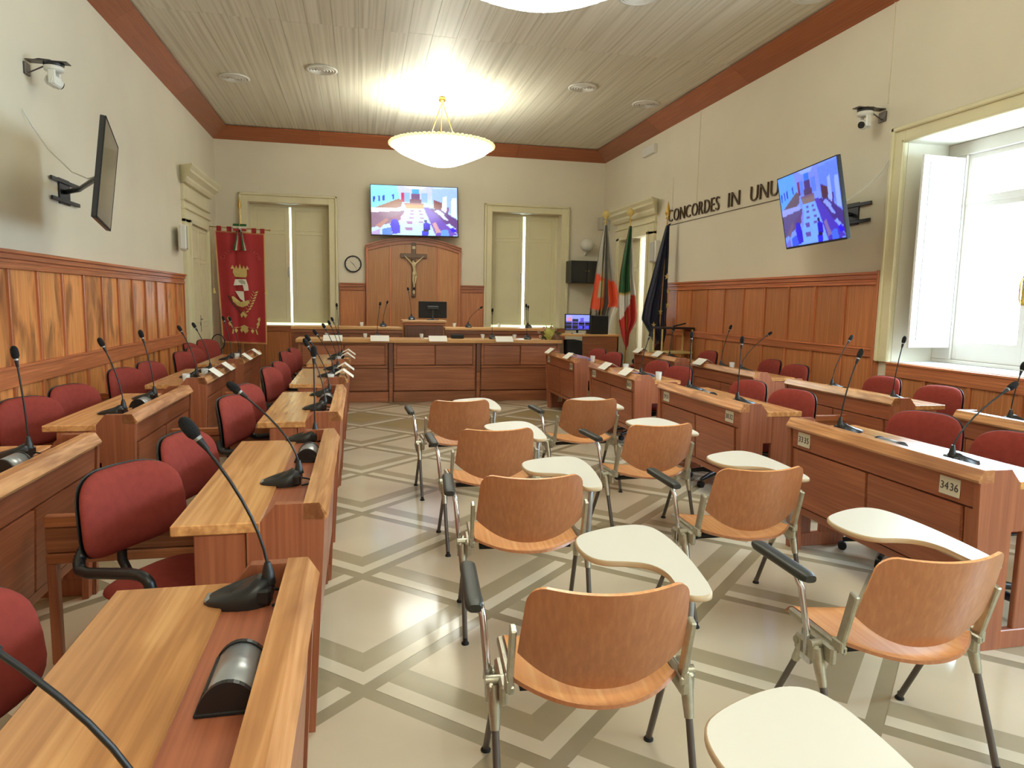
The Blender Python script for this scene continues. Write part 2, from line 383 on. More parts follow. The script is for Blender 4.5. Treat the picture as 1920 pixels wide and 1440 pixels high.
# ================================================================= setting
# floor: dark base band grid with the inlaid slabs as pieces of their own
floor = struct(G().box(LX - 0.1, RX + WT, FY - 0.1, BY + 0.1, -0.2, 0).build('floor', 'grout'))
AX, AY, FY0 = 0.62, 0.586, 2.647
def cellpt(i, j, s, t): return (i * AX + (s - t) * AX, FY0 + j * AY + (s + t) * AY)
h, w1, w2 = 0.038, 0.123, 0.262
def piece(quad, th=0.0012):
    g = G(); cx = sum(q[0] for q in quad) / 4; cy = sum(q[1] for q in quad) / 4
    return g.prism([(x - cx, y - cy) for x, y in quad], 'Z', 0, th), cx, cy
P0 = lambda s, t: ((s - t) * AX, (s + t) * AY)
shapes = {
    'floor_slab': [P0(w2, w2), P0(1 - h, w2), P0(1 - h, 1 - h), P0(w2, 1 - h)],
    'grey_strip': [P0(w1, w1), P0(1 - h, w1), P0(1 - h, w2), P0(w2, w2)],
    'grey_strip_b': [P0(w1, w1), P0(w2, w2), P0(w2, 1 - h), P0(w1, 1 - h)],
    'white_strip': [P0(h, h), P0(1 - h, h), P0(1 - h, w1), P0(w1, w1)],
    'white_strip_b': [P0(h, h), P0(w1, w1), P0(w1, 1 - h), P0(h, 1 - h)]}
fm = {}
for k, q in shapes.items():
    g, cx, cy = piece(q); base = k.replace('_b', '')
    fm[k] = (g.mesh(base, {'floor_slab': 'tile', 'grey_strip': 'tile_gray', 'white_strip': 'tile_white'}[base]), cx, cy, base)
g, _, _ = piece(shapes['floor_slab']); olive = g.mesh('floor_slab', 'tile_dark')
for i in range(-4, 9):
    for j in range(-6, 13):
        if (i + j) % 2: continue
        x, y = i * AX, FY0 + j * AY
        if x < LX + AX or x > RX - AX or y > 10.0: continue
        for k, (me, cx, cy, base) in fm.items():
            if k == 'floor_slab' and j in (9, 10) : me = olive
            link(base, me, floor, (x + cx, y + cy, 0.0))

def wall(name, axis, pos, thick, u0, u1, z0, z1, holes, mat='wall'):
    """wall in the plane axis=pos, thickness away from the room; holes (u0,u1,z0,z1)"""
    us = sorted({u0, u1} | {a for h_ in holes for a in h_[:2]}); g = G()
    for a, b in zip(us, us[1:]):
        hs = sorted([h_ for h_ in holes if h_[0] <= a and h_[1] >= b], key=lambda h_: h_[2]); z = z0
        for h_ in hs + [(0, 0, z1, z1)]:
            if h_[2] > z + 1e-6:
                if axis == 'X': g.box(pos, pos + thick, a, b, z, h_[2])
                else: g.box(a, b, pos, pos + thick, z, h_[2])
            z = h_[3]
    return struct(g.build(name, mat))
W3 = (4.30, 6.10, 1.0, 3.19); W4 = (0.15, 1.85, 1.0, 3.19); W5 = (-2.2, -0.7, 1.0, 3.19); DR = (12.35, 13.75, 0, 2.85); DL = (12.5, 13.8, 0, 2.75)
wl = wall('wall_left', 'X', LX, -0.5, FY, BY + 0.6, 0, 5.0, [])
wr = wall('wall_right', 'X', RX, WT, FY, BY + 0.6, 0, 5.0, [W3, W4, W5, DR])
B1 = (-2.19, -0.62, 0.98, 3.46); B2 = (2.80, 4.36, 0.98, 3.48)
wb = wall('wall_back', 'Y', BY, 0.6, LX, RX, 0, 5.0, [B1, B2])
wf = wall('wall_rear', 'Y', FY, -0.3, LX - 0.5, RX + WT, 0, 5.0, [])
# electric trunking on the walls (thin vertical raised lines)
for (x, y, z0, z1) in ((RX, 6.42, 3.65, WZ), (RX, 10.55, 3.0, WZ), (RX, 11.45, 3.05, 3.75)):
    G().box(x - 0.012, x, y, y + 0.018, z0, z1).build('cable_cover', 'wall', wr)
G().box(LX, LX + 0.02, 6.36, 6.40, 3.15, WZ).build('cable_cover', 'white_paint', wl)

# ceiling: dark slab with the painted boards hung under it
ceil = struct(G().box(LX - 0.1, RX + 0.1, FY - 0.1, BY + 0.1, CZ + 0.03, CZ + 0.15).build('ceiling', 'gap'))
bw = 0.305; nb = int((RX - LX) / bw)
g = G().box(0.0015, bw - 0.0015, 0, 5.863, 0, 0.02); bme = g.mesh('board', 'ceil')
for i in range(nb + 1):
    x = LX + 0.06 + i * bw
    if x + bw > RX + 0.05: break
    for k in range(3):
        link('board', bme, ceil, (x, FY + 0.05 + k * 5.865 - 0.02 * (i % 2), CZ + 0.008 - 0.0015 * ((i * 7 + k) % 3)))
# wooden cove between wall and ceiling
def cove(name, a, b, inward, mat, seams):
    a = Vector(a); b = Vector(b); n = Vector(inward); d = (b - a).normalized(); t = Vector((0, 0, 1))
    root = struct(empty(name)); L = (b - a).length; k = seams
    for q in range(k):
        s0 = L * q / k + (0 if q == 0 else 0.002); s1 = L * (q + 1) / k - (0 if q == k - 1 else 0.002); c0 = 0.29 if q == 0 else 0; c1 = 0.29 if q == k - 1 else 0
        P = lambda s, o, z: tuple(a + d * s + n * o + t * z)
        v = [P(s0, 0, 0), P(s1, 0, 0), P(s1 - c1, 0.29, 0.185), P(s0 + c0, 0.29, 0.185), P(s0, 0, 0.03), P(s1, 0, 0.03), P(s1 - c1, 0.285, 0.215), P(s0 + c0, 0.285, 0.215)]
        G()._add(v, [(0, 1, 2, 3), (7, 6, 5, 4), (0, 4, 5, 1), (1, 5, 6, 2), (2, 6, 7, 3), (3, 7, 4, 0)]).build('cove_board', mat, root)
cove('trim_1', (LX, FY, WZ), (LX, BY, WZ), (1, 0, 0), 'beam_y', 6)
cove('trim_2', (RX, BY, WZ), (RX, FY, WZ), (-1, 0, 0), 'beam_y', 6)
cove('trim_3', (LX, BY, WZ), (RX, BY, WZ), (0, -1, 0), 'beam_x', 4)

# wainscots -------------------------------------------------------
def wainscot(name, axis, pos, inward, u0, u1, n, zs, mats, extra_end=False):
    """panelling: zs = (top, top panel top, mid rail top, mid rail bottom)"""
    root = struct(empty(name)); top, pt, mt_, mb = zs; pm, rm, sm = mats
    def B(nm, ua, ub, za, zb, d0, d1, mat, ch=0.004):
        a, b = pos + inward * d0, pos + inward * d1
        g = G().cbox(a, b, ua, ub, za, zb, ch) if axis == 'X' else G().cbox(ua, ub, a, b, za, zb, ch)
        o = g.build(nm, mat, root); return o
    step = (u1 - u0) / n; sw = 0.035
    if top - pt > 0.05:
        B('cap_moulding', u0, u1, top - 0.03, top, 0.0, 0.075, rm); B('cornice_strip', u0, u1, top - 0.075, top - 0.03, 0.0, 0.055, rm)
        B('shadow_strip', u0, u1, top - 0.105, top - 0.075, 0.0, 0.035, rm); B('top_rail', u0, u1, pt, top - 0.105, 0.0, 0.045, rm)
    B('middle_rail', u0, u1, mb, mt_, 0.0, 0.042, rm); B('rail_moulding', u0, u1, mt_ - 0.012, mt_ + 0.012, 0.0, 0.052, rm)
    B('base_rail', u0, u1, 0.0, 0.16, 0.0, 0.045, rm)
    for i in range(n + 1):
        u = u0 + i * step; a = max(u0, u - sw / 2); b = min(u1, u + sw / 2)
        if pt > mt_ + 0.05: B('stile', a, b, mt_, pt, 0.0, 0.04, sm)
        B('stile', a, b, 0.16, mb, 0.0, 0.04, sm)
    for i in range(n):
        a = u0 + i * step + sw / 2; b = a + step - sw
        if pt > mt_ + 0.05: B('panel', a, b, mt_ + 0.012, pt, 0.0, 0.018, pm)
        B('panel', a, b, 0.16, mb, 0.0, 0.018, pm)
    return root
LW = ('panel', 'rail_y', 'stile'); RW = ('panel_r', 'rail_y', 'stile'); BW = ('panel_r', 'rail_x', 'stile')
wainscot('trim_4', 'X', LX, 1, -2.5, 12.10, 28, (1.90, 1.745, 0.945, 0.785), LW)
wainscot('trim_5', 'X', RX, -1, 6.30, 11.60, 10, (1.935, 1.80, 1.03 + 0.09, 1.03), RW)
G().cbox(RX, RX - 0.08, 6.27, 6.31, 0, 1.945, 0.004).build('end_post', 'stile', bpy.data.objects['trim_5'])
wainscot('trim_6', 'X', RX, -1, 4.10, 6.12, 4, (0.99, 0.99, 0.99, 0.86), RW)
wainscot('trim_7', 'X', RX, -1, 2.0, 4.05, 4, (1.935, 1.80, 1.12, 1.03), RW)
wainscot('trim_8', 'Y', BY, -1, LX + 0.06, -2.40, 1, (1.88, 1.74, 1.03, 0.94), BW)
wainscot('trim_9', 'Y', BY, -1, -2.39, -0.43, 4, (0.965, 0.965, 0.965, 0.87), BW)
wainscot('trim_10', 'Y', BY, -1, -0.42, 0.11, 1, (1.89, 1.74, 0.6, 0.5), BW)
wainscot('trim_11', 'Y', BY, -1, 2.12, 2.64, 1, (1.89, 1.74, 0.6, 0.5), BW)
wainscot('trim_12', 'Y', BY, -1, 2.66, 4.50, 3, (0.965, 0.965, 0.965, 0.87), BW)

# arched wooden back panel behind the chair's seat
ap = struct(empty('trim_13', (0, 0, 0)))
ax0, ax1 = 0.12, 2.11; acx = (ax0 + ax1) / 2
def archz(x, rise=0.19, base=2.68): return base + rise * (1 - ((x - acx) / ((ax1 - ax0) / 2)) ** 2)
xs = [ax0, 0.62, 1.62, ax1]
for a, b in zip(xs, xs[1:]):
    pts = [(a + 0.004, 0.5)] + [(b - 0.004, 0.5)] + [(b - 0.004 - (b - a - 0.008) * k / 10, archz(b - 0.004 - (b - a - 0.008) * k / 10) - 0.14) for k in range(11)]
    G().prism(pts, 'Y', BY - 0.075, BY).build('panel', 'arch', ap)
    if a > ax0: G().cbox(a - 0.018, a + 0.018, BY - 0.095, BY - 0.07, 0.5, archz(a) - 0.13).build('stile', 'stile', ap)
for x in (ax0, ax1 - 0.05): G().cbox(x, x + 0.05, BY - 0.12, BY, 0.5, 2.66).build('stile', 'stile', ap)
def archband(z0, z1, d, nm):
    n = 24; v = []; f = []
    for k in range(n + 1):
        x = ax0 - 0.01 + (ax1 - ax0 + 0.02) * k / n; z = archz(min(max(x, ax0), ax1))
        v += [(x, BY - d, z + z0), (x, BY - d, z + z1), (x, BY, z + z1), (x, BY, z + z0)]
        if k: o = 4 * k; f += [(o - 4, o, o + 1, o - 3), (o - 3, o + 1, o + 2, o - 2), (o - 1, o + 3, o, o - 4)]
    f += [(0, 1, 2, 3), (4 * n + 3, 4 * n + 2, 4 * n + 1, 4 * n)]
    G()._add(v, f).build(nm, 'rail_x', ap)
archband(-0.03, 0.0, 0.17, 'arch_cap'); archband(-0.075, -0.03, 0.14, 'arch_moulding'); archband(-0.14, -0.075, 0.11, 'arch_band')

# windows ---------------------------------------------------------
def casing_x(root, y0, y1, z0, z1, pos, inward, wdt=0.17, mat='cream', bottom=False):
    for nm, a, b, c, d in (('casing', y0 - wdt, y0, z0, z1 + wdt), ('casing', y1, y1 + wdt, z0, z1 + wdt), ('casing', y0, y1, z1, z1 + wdt)):
        G().cbox(pos, pos + inward * 0.045, a, b, c, d, 0.006).build(nm, mat, root)
    for a, b, c, d in ((y0 - wdt, y0 - wdt + 0.045, z0, z1 + wdt), (y1 + wdt - 0.045, y1 + wdt, z0, z1 + wdt), (y0 - wdt, y1 + wdt, z1 + wdt - 0.045, z1 + wdt)):
        G().cbox(pos, pos + inward * 0.075, a, b, c, d, 0.01).build('casing_edge', mat, root)
    for a, b, c, d in ((y0 - 0.03, y0, z0, z1 + 0.03), (y1, y1 + 0.03, z0, z1 + 0.03), (y0 - 0.03, y1 + 0.03, z1, z1 + 0.03)):
        G().cbox(pos + inward * 0.04, pos + inward * 0.06, a, b, c, d, 0.008).build('casing_bead', mat, root)
def casing_y(root, x0, x1, z0, z1, pos, wdt=0.17, mat='cream'):
    for a, b, c, d, t in ((x0 - wdt, x0, z0, z1 + wdt, 0.045), (x1, x1 + wdt, z0, z1 + wdt, 0.045), (x0, x1, z1, z1 + wdt, 0.045)):
        G().cbox(a, b, pos - t, pos, c, d, 0.006).build('casing', mat, root)
    for a, b, c, d in ((x0 - wdt, x0 - wdt + 0.045, z0, z1 + wdt), (x1 + wdt - 0.045, x1 + wdt, z0, z1 + wdt), (x0 - wdt, x1 + wdt, z1 + wdt - 0.045, z1 + wdt)):
        G().cbox(a, b, pos - 0.08, pos, c, d, 0.01).build('casing_edge', mat, root)
def shutter_leaf(w_, h_, th=0.03, mid=(0.80,), mat='cream'):
    """leaf in local x (0..w_), z (0..h_); raised and fielded panels"""
    g = G(); g.cbox(0, w_, -th / 2, th / 2, 0, h_, 0.003); fr = 0.075; zz = [fr] + [h_ * m for m in mid] + [h_]
    for a, b in zip(zz, zz[1:]):
        for s in (-1, 1):
            y0, y1 = s * th / 2, s * (th / 2 + 0.010)
            for q in ((fr, w_ - fr, a, a + 0.014), (fr, w_ - fr, b - fr, b - fr + 0.014), (fr, fr + 0.014, a, b - fr), (w_ - fr - 0.014, w_ - fr, a, b - fr)):
                if q[1] > q[0] and q[3] > q[2]: g.cbox(q[0], q[1], y0, y1, q[2], q[3], 0.003)
    return g
def back_window(name, hole, gapx, tilt=(0, 0)):
    x0, x1, z0, z1 = hole; root = struct(empty(name)); casing_y(root, x0, x1, z0 - 0.0, z1, BY)
    G().cbox(x0 + 0.001, x1 - 0.001, BY - 0.02, BY + 0.58, z0 - 0.03, z0 + 0.012, 0.004).build('window_sill', 'cream', root)
    yw = BY + 0.46   # glazed sashes behind the shutters
    for a, b in ((x0, x0 + 0.09), (x1 - 0.09, x1), ((x0 + x1) / 2 - 0.045, (x0 + x1) / 2 + 0.045)): G().cbox(a, b, yw, yw + 0.06, z0, z1).build('sash_stile', 'sash', root)
    for a, b in ((z0, z0 + 0.14), (z1 - 0.08, z1), (z0 + 1.75, z0 + 1.82)): G().cbox(x0, x1, yw + 0.005, yw + 0.055, a, b).build('sash_rail', 'sash', root)
    for a, b in ((x0 + 0.09, (x0 + x1) / 2 - 0.045), ((x0 + x1) / 2 + 0.045, x1 - 0.09)): G().box(a, b, yw + 0.028, yw + 0.032, z0 + 0.14, z1 - 0.08).build('pane', 'glass', root)
    ys = BY + 0.30; fr = 0.06
    for a, b, c, d in ((x0, x0 + fr, z0, z1), (x1 - fr, x1, z0, z1), (x0 + fr, x1 - fr, z1 - 0.05, z1)): G().cbox(a, b, ys - 0.03, ys + 0.03, c, d).build('shutter_frame', 'cream', root)
    W = (x1 - x0) / 2 - fr - gapx; zb = z0 + 0.055; H = z1 - 0.052 - zb
    o = shutter_leaf(W, H).build('shutter', 'cream', root, (x0 + fr, ys, zb), (0, 0, radians(tilt[0])))
    G().tube([(W - 0.03, -0.03, 0.95), (W - 0.03, -0.05, 0.97), (W - 0.03, -0.05, 1.13), (W - 0.03, -0.03, 1.15)], 0.006, 6).build('handle', 'steel_dark', o)
    o2 = shutter_leaf(W, H).build('shutter', 'cream', root, (x1 - fr - W * cos(radians(tilt[1])), ys - W * sin(radians(tilt[1])), zb), (0, 0, radians(tilt[1])))
    for z in (0.3, 1.1, 1.9):
        G().tube([(0, -0.02, z), (0, -0.02, z + 0.08)], 0.008, 6).build('hinge', 'cream', o); G().tube([(W, -0.02, z), (W, -0.02, z + 0.08)], 0.008, 6).build('hinge', 'cream', o2)
    return root
back_window('window_1', B1, 0.020, (-1.5, 1.5))
back_window('window_2', B2, 0.026, (-1.5, 2.5))

def side_window(name, hole, shutter=True):
    y0, y1, z0, z1 = hole; root = struct(empty(name)); casing_x(root, y0, y1, z0, z1, RX, -1)
    G().cbox(RX - 0.01, RX + WT, y0 + 0.001, y1 - 0.001, z0 - 0.03, z0 + 0.012, 0.004).build('window_sill', 'white_paint', root)
    xw = RX + 0.50; fr = 0.07
    for a, b, c, d in ((y0 + 0.002, y0 + fr, z0 + 0.05, z1 - 0.13), (y1 - fr - 0.16, y1 - 0.002, z0 + 0.05, z1 - 0.13), (y0 + 0.002, y1 - 0.002, z1 - 0.129, z1 - 0.002), (y0 + 0.002, y1 - 0.002, z0 + 0.013, z0 + 0.049)):
        G().cbox(xw - 0.02, xw + 0.08, a, b, c, d).build('window_frame', 'sash', root)
    ya, yb = y0 + fr, y1 - fr - 0.16; ym = (ya + yb) / 2; zt = z0 + 1.58
    G().cbox(xw, xw + 0.06, ya, yb, zt, zt + 0.07).build('transom', 'sash', root)
    for a, b in ((ya, ym), (ym, yb)):
        for q in ((a, a + 0.055, z0 + 0.05, z1 - 0.13), (b - 0.055, b, z0 + 0.05, z1 - 0.13)): G().cbox(xw + 0.005, xw + 0.05, *q).build('sash_stile', 'sash', root)
        for q in ((a, b, z0 + 0.05, z0 + 0.24), (a, b, zt - 0.05, zt + 0.01), (a, b, z1 - 0.18, z1 - 0.12)): G().cbox(xw + 0.008, xw + 0.048, *q).build('sash_rail', 'sash', root)
        G().box(xw + 0.025, xw + 0.029, a + 0.055, b - 0.055, z0 + 0.24, zt - 0.05).build('pane', 'glass', root)
        G().box(xw + 0.025, xw + 0.029, a + 0.055, b - 0.055, zt + 0.06, z1 - 0.18).build('pane', 'glass', root)
    hd = G().tube([(xw - 0.02, ym + 0.03, 1.62), (xw - 0.04, ym + 0.03, 1.66), (xw - 0.04, ym + 0.03, 1.80), (xw - 0.02, ym + 0.03, 1.84)], 0.009, 8)
    hd.box(xw - 0.005, xw + 0.005, ym + 0.015, ym + 0.045, 1.60, 1.86); hd.build('handle', 'brass', root)
    if shutter:
        W = 0.50; H = 1.86
        for yy, ang in ((yb + 0.02, 183), (ya + 0.02, 178)):
            shutter_leaf(W, H, 0.03, (0.74,), 'white_paint').build('shutter', 'white_paint', root, (xw - 0.03, yy, z0 + 0.17), (0, 0, radians(ang)))
    return root
side_window('window_3', W3); side_window('window_4', W4, False); side_window('window_5', W5, False)

# doors -----------------------------------------------------------
def cornice_x(root, pos, s, y0, y1, z):
    prof = [(0, 0), (0.10, 0.0), (0.13, 0.05), (0.13, 0.09), (0.20, 0.15), (0.20, 0.19), (0.24, 0.24), (0.24, 0.27), (0, 0.27)]
    g = G(); v = []
    for k, y in ((0, y0), (1, y1)):
        for d, h_ in prof: v.append((pos + s * d, y - (d if k == 0 else -d) , z + h_))
    n = len(prof); f = [tuple(range(n))[::-1], tuple(range(n, 2 * n))] + [(i, (i + 1) % n, n + (i + 1) % n, n + i) for i in range(n)]
    g._add(v, f); bm = bmesh.new(); me = g.mesh('x', 'cream'); bm.from_mesh(me); bmesh.ops.recalc_face_normals(bm, faces=bm.faces); bm.to_mesh(me); bm.free()
    link('cornice', me, root)
def door_case(root, pos, s, hole, ztop, half):
    y0, y1, z0, z1 = hole; w_ = 0.26
    for a, b in ((y0 - w_, y0), (y1, y1 + w_)): G().cbox(pos, pos + s * 0.06, a, b, 0, z1 + 0.05).build('casing', 'cream', root)
    G().cbox(pos, pos + s * 0.06, y0 - w_, y1 + w_, z1, z1 + 0.22).build('casing', 'cream', root)
    G().cbox(pos, pos + s * 0.045, y0 - w_, y1 + w_, z1 + 0.22, ztop).build('frieze', 'cream', root)
    for a, b in ((y0 - 0.07, y0), (y1, y1 + 0.07)): G().cbox(pos + s * 0.05, pos + s * 0.10, a, b, 0, z1 + 0.05).build('architrave', 'cream', root)
    G().cbox(pos + s * 0.05, pos + s * 0.10, y0 - 0.07, y1 + 0.07, z1, z1 + 0.07).build('architrave', 'cream', root)
    for z in (z1 + 0.20, z1 + 0.34): G().cbox(pos, pos + s * 0.09, y0 - w_ - 0.02, y1 + w_ + 0.02, z, z + 0.035, 0.01).build('moulding', 'cream', root)
    cornice_x(root, pos, s, y0 - w_ - 0.02, y1 + w_ + 0.02, ztop)
dl = struct(empty('door_1')); door_case(dl, LX, 1, DL, 3.36, None)
G().box(LX - 0.001, LX + 0.012, DL[0], DL[1], 0, DL[3]).build('door_back', 'cream', dl)
for k in range(2):
    Wd = (DL[1] - DL[0]) / 2 - 0.004; lf = shutter_leaf(Wd, DL[3] - 0.01, 0.035, (0.40, 0.80)).build('door_leaf', 'cream', dl, (LX + 0.03, DL[0] + 0.002 + k * (Wd + 0.004), 0.005), (0, 0, radians(90)))
    if k == 0:
        G().tube([(Wd - 0.06, -0.02, 1.15), (Wd - 0.06, -0.06, 1.15), (Wd - 0.16, -0.06, 1.15)], 0.009, 8).build('handle', 'steel_dark', lf)
        G().cbox(Wd - 0.075, Wd - 0.045, -0.03, -0.018, 0.93, 1.22).build('lock_plate', 'steel_dark', lf)
dr = struct(empty('door_2')); door_case(dr, RX, -1, DR, 3.20, None)
# left leaf closed, right leaf pushed open into the bright passage behind
Wd = (DR[1] - DR[0]) / 2
a = shutter_leaf(Wd - 0.004, DR[3] - 0.01, 0.035, (0.40, 0.80)).build('door_leaf', 'cream', dr, (RX + 0.10, DR[1], 0.005), (0, 0, radians(-90)))
shutter_leaf(Wd - 0.004, DR[3] - 0.01, 0.035, (0.40, 0.80)).build('door_leaf', 'cream', dr, (RX + 0.10, DR[0] + 0.02, 0.005), (0, 0, radians(12)))
pas = struct(empty('wall_passage'))
g = G().box(RX + 1.5, RX + 1.6, 11.2, 15.5, 0, 3.2).box(RX + WT, RX + 1.6, 11.2, 11.3, 0, 3.2).box(RX + WT, RX + 1.6, 15.4, 15.5, 0, 3.2).box(RX + WT, RX + 1.6, 11.2, 15.5, 3.1, 3.2).box(RX + WT, RX + 1.6, 11.2, 15.5, -0.1, -0.005)
g.build('passage_wall', 'white_paint', pas)
lamp('passage_daylight', 'POINT', (RX + 1.0, 12.9, 2.6), 60, (0.9, 0.95, 1.0), 0.2)  # unseen point light added to stand in for daylight in the passage
# ================================================================= bench desks
DLN = 1.42
def make_desk(label, group):
    """local: front edge of the ledge at x=0 facing +x, runs y 0..DLN"""
    t = thing('council_desk', label, 'desk', group=group)
    def end_panel(y0, y1):
        g = G()
        g.prism([(-0.055, 0.0), (-0.012, 0.79), (-0.012, 0.80), (-0.03, 0.848), (-0.175, 0.848), (-0.222, 0.792), (-0.27, 0.75), (-0.27, 0.56), (-0.205, 0.56), (-0.205, 0.0)], 'Y', y0, y1)
        return g
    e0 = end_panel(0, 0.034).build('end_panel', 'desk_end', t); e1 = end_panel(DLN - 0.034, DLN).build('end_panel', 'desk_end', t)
    for (a, b) in ((0.006, 0.036), (DLN - 0.036, DLN - 0.006)):
        G().cbox(-0.44, -0.275, a, b, 0.085, 0.750).build('leg', 'desk_end', t)
        G().cbox(-0.46, -0.06, a - 0.004, b + 0.004, 0, 0.09).build('foot', 'desk_end', t)
    # ledge with bevelled, slightly wavy live edge
    n = 28; v = []; f = []
    for i in range(n + 1):
        y = DLN * i / n; wv = 0.0006 * sin(y * 9) + 0.0004 * sin(y * 23 + 1); wz = 0.0
        v += [(-0.082, y, 0.79), (-0.006, y, 0.79 + wz), (0.0 + wv, y, 0.802 + wz), (-0.030 + wv * 0.7, y, 0.85), (-0.082, y, 0.85)]
        if i: o = 5 * i; f += [tuple([o - 5 + k, o - 5 + (k + 1) % 5, o + (k + 1) % 5, o + k]) for k in range(5)]
    f += [(4, 3, 2, 1, 0), tuple(5 * n + k for k in range(5))]
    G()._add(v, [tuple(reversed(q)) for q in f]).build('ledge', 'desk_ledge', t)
    def face(nm, ya, yb, za, zb, off, th, mat):   # boards that follow the leaning front
        X = lambda z: -0.055 + 0.043 * z / 0.79 - off
        g = G(); b = 0.004
        g._add([(X(za) - th, ya, za), (X(za), ya + b, za + b), (X(za), yb - b, za + b), (X(za) - th, yb, za), (X(zb) - th, ya, zb), (X(zb), ya + b, zb - b), (X(zb), yb - b, zb - b), (X(zb) - th, yb, zb)],
               [(0, 3, 2, 1), (4, 5, 6, 7), (0, 1, 5, 4), (1, 2, 6, 5), (2, 3, 7, 6), (3, 0, 4, 7)]); return g.build(nm, mat, t)
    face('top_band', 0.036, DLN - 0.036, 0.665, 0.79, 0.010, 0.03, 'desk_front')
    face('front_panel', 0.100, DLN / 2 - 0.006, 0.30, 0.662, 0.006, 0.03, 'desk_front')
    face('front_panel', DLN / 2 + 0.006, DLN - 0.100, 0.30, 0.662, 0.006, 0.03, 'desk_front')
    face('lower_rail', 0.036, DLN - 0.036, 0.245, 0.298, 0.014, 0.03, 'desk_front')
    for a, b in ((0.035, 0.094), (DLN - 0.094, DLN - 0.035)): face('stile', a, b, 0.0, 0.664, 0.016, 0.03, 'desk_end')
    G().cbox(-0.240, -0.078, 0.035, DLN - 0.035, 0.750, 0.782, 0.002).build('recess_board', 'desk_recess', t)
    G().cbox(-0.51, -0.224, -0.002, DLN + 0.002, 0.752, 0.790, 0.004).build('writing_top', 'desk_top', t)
    return t
ORD = ['nearest the camera', 'second from the camera', 'third from the camera', 'fourth from the camera', 'farthest from the camera']
rows = {
    'LI': (-0.115, [0.47, 2.41, 4.41, 6.38, 8.36], 0, 'left aisle row', 'live-edge wooden council desk'),
    'LO': (-1.30, [2.43, 4.43, 6.40, 8.36], 0, 'row along the left wall', 'plain-edged wooden council desk'),
    'RI': (2.655, [2.46, 4.44, 6.42, 8.42], pi, 'right aisle row', 'number-plated wooden council desk'),
    'RO': (4.08, [2.62, 4.62, 6.60, 8.50], pi, 'row by the right window wall', 'plain wooden council desk')}
desks = {}; proto = None
for rk, (x, ys, rz, rn, dn_) in rows.items():
    for k, y in enumerate(ys):
        lab = '%s in the %s, %s' % (dn_, rn, ORD[k] if k < len(ys) - 1 else ORD[4])
        loc = (x, y + (DLN if rz else 0), 0)
        if proto is None: proto = make_desk(lab, 'council desks in four rows'); proto.location = loc; desks[rk, k] = proto
        else: desks[rk, k] = dup(proto, loc, rz, lab)
# number plates on the right aisle row (digits stand proud of the plate)
def plate(parent, ylocal, txt):
    x = -0.055 + 0.043 * 0.735 / 0.79 - 0.010
    root = G().cbox(x, x + 0.004, ylocal - 0.058, ylocal + 0.058, 0.69, 0.775, 0.001).build('number_plate', 'plate', parent)
    for k, num in enumerate(txt.split()):
        g = text_polys(num, 0.052, 0.95, 0.002); g.xf(Matrix(((0, 0, 1, x + 0.0045), (1, 0, 0, ylocal - 0.052 + k * 0.054), (0, 1, 0, 0.715), (0, 0, 0, 1)))); g.build('number', 'ink', root)
for k, (near, far) in enumerate((('34 36', '33 35'), ('30 32', '29 31'), ('26 28', '25 27'), ('22 24', '21 23'))):
    plate(desks['RI', k], DLN - 0.17, near); plate(desks['RI', k], 0.16, far)
# low divider panels between the rows, across the seats
def divider(x0, x1, y, label):
    t = thing('divider_panel', label, 'panel', (0, y, 0), group='low divider panels between seats')
    G().cbox(x0, x1, -0.02, 0.02, 0.595, 0.645).build('top_rail', 'rail_x', t)
    G().cbox(x0, x1, -0.012, 0.012, 0.485, 0.592).build('panel', 'dais_front', t)
    G().cbox(x0, x1, -0.02, 0.02, 0.44, 0.482).build('lower_rail', 'rail_x', t)
    for x in (x0 + 0.02, x1 - 0.02): G().cbox(x - 0.02, x + 0.02, -0.018, 0.018, 0.0, 0.44).build('post', 'desk_end', t)
LW_ = LX + 0.05
for y, nm in ((3.1, 'nearest the camera'), (5.06, 'second from the camera'), (7.0, 'third from the camera')):
    divider(-1.275, -0.56, y, 'low wooden divider panel behind the left aisle seats, ' + nm)
for y, nm in ((5.06, 'nearer the camera'), (7.0, 'farther from the camera')):
    divider(LW_, -1.83, y, 'low wooden divider panel against the left wall panelling, ' + nm)
divider(3.18, 4.05, 5.08, 'low wooden divider panel between the two right hand rows')

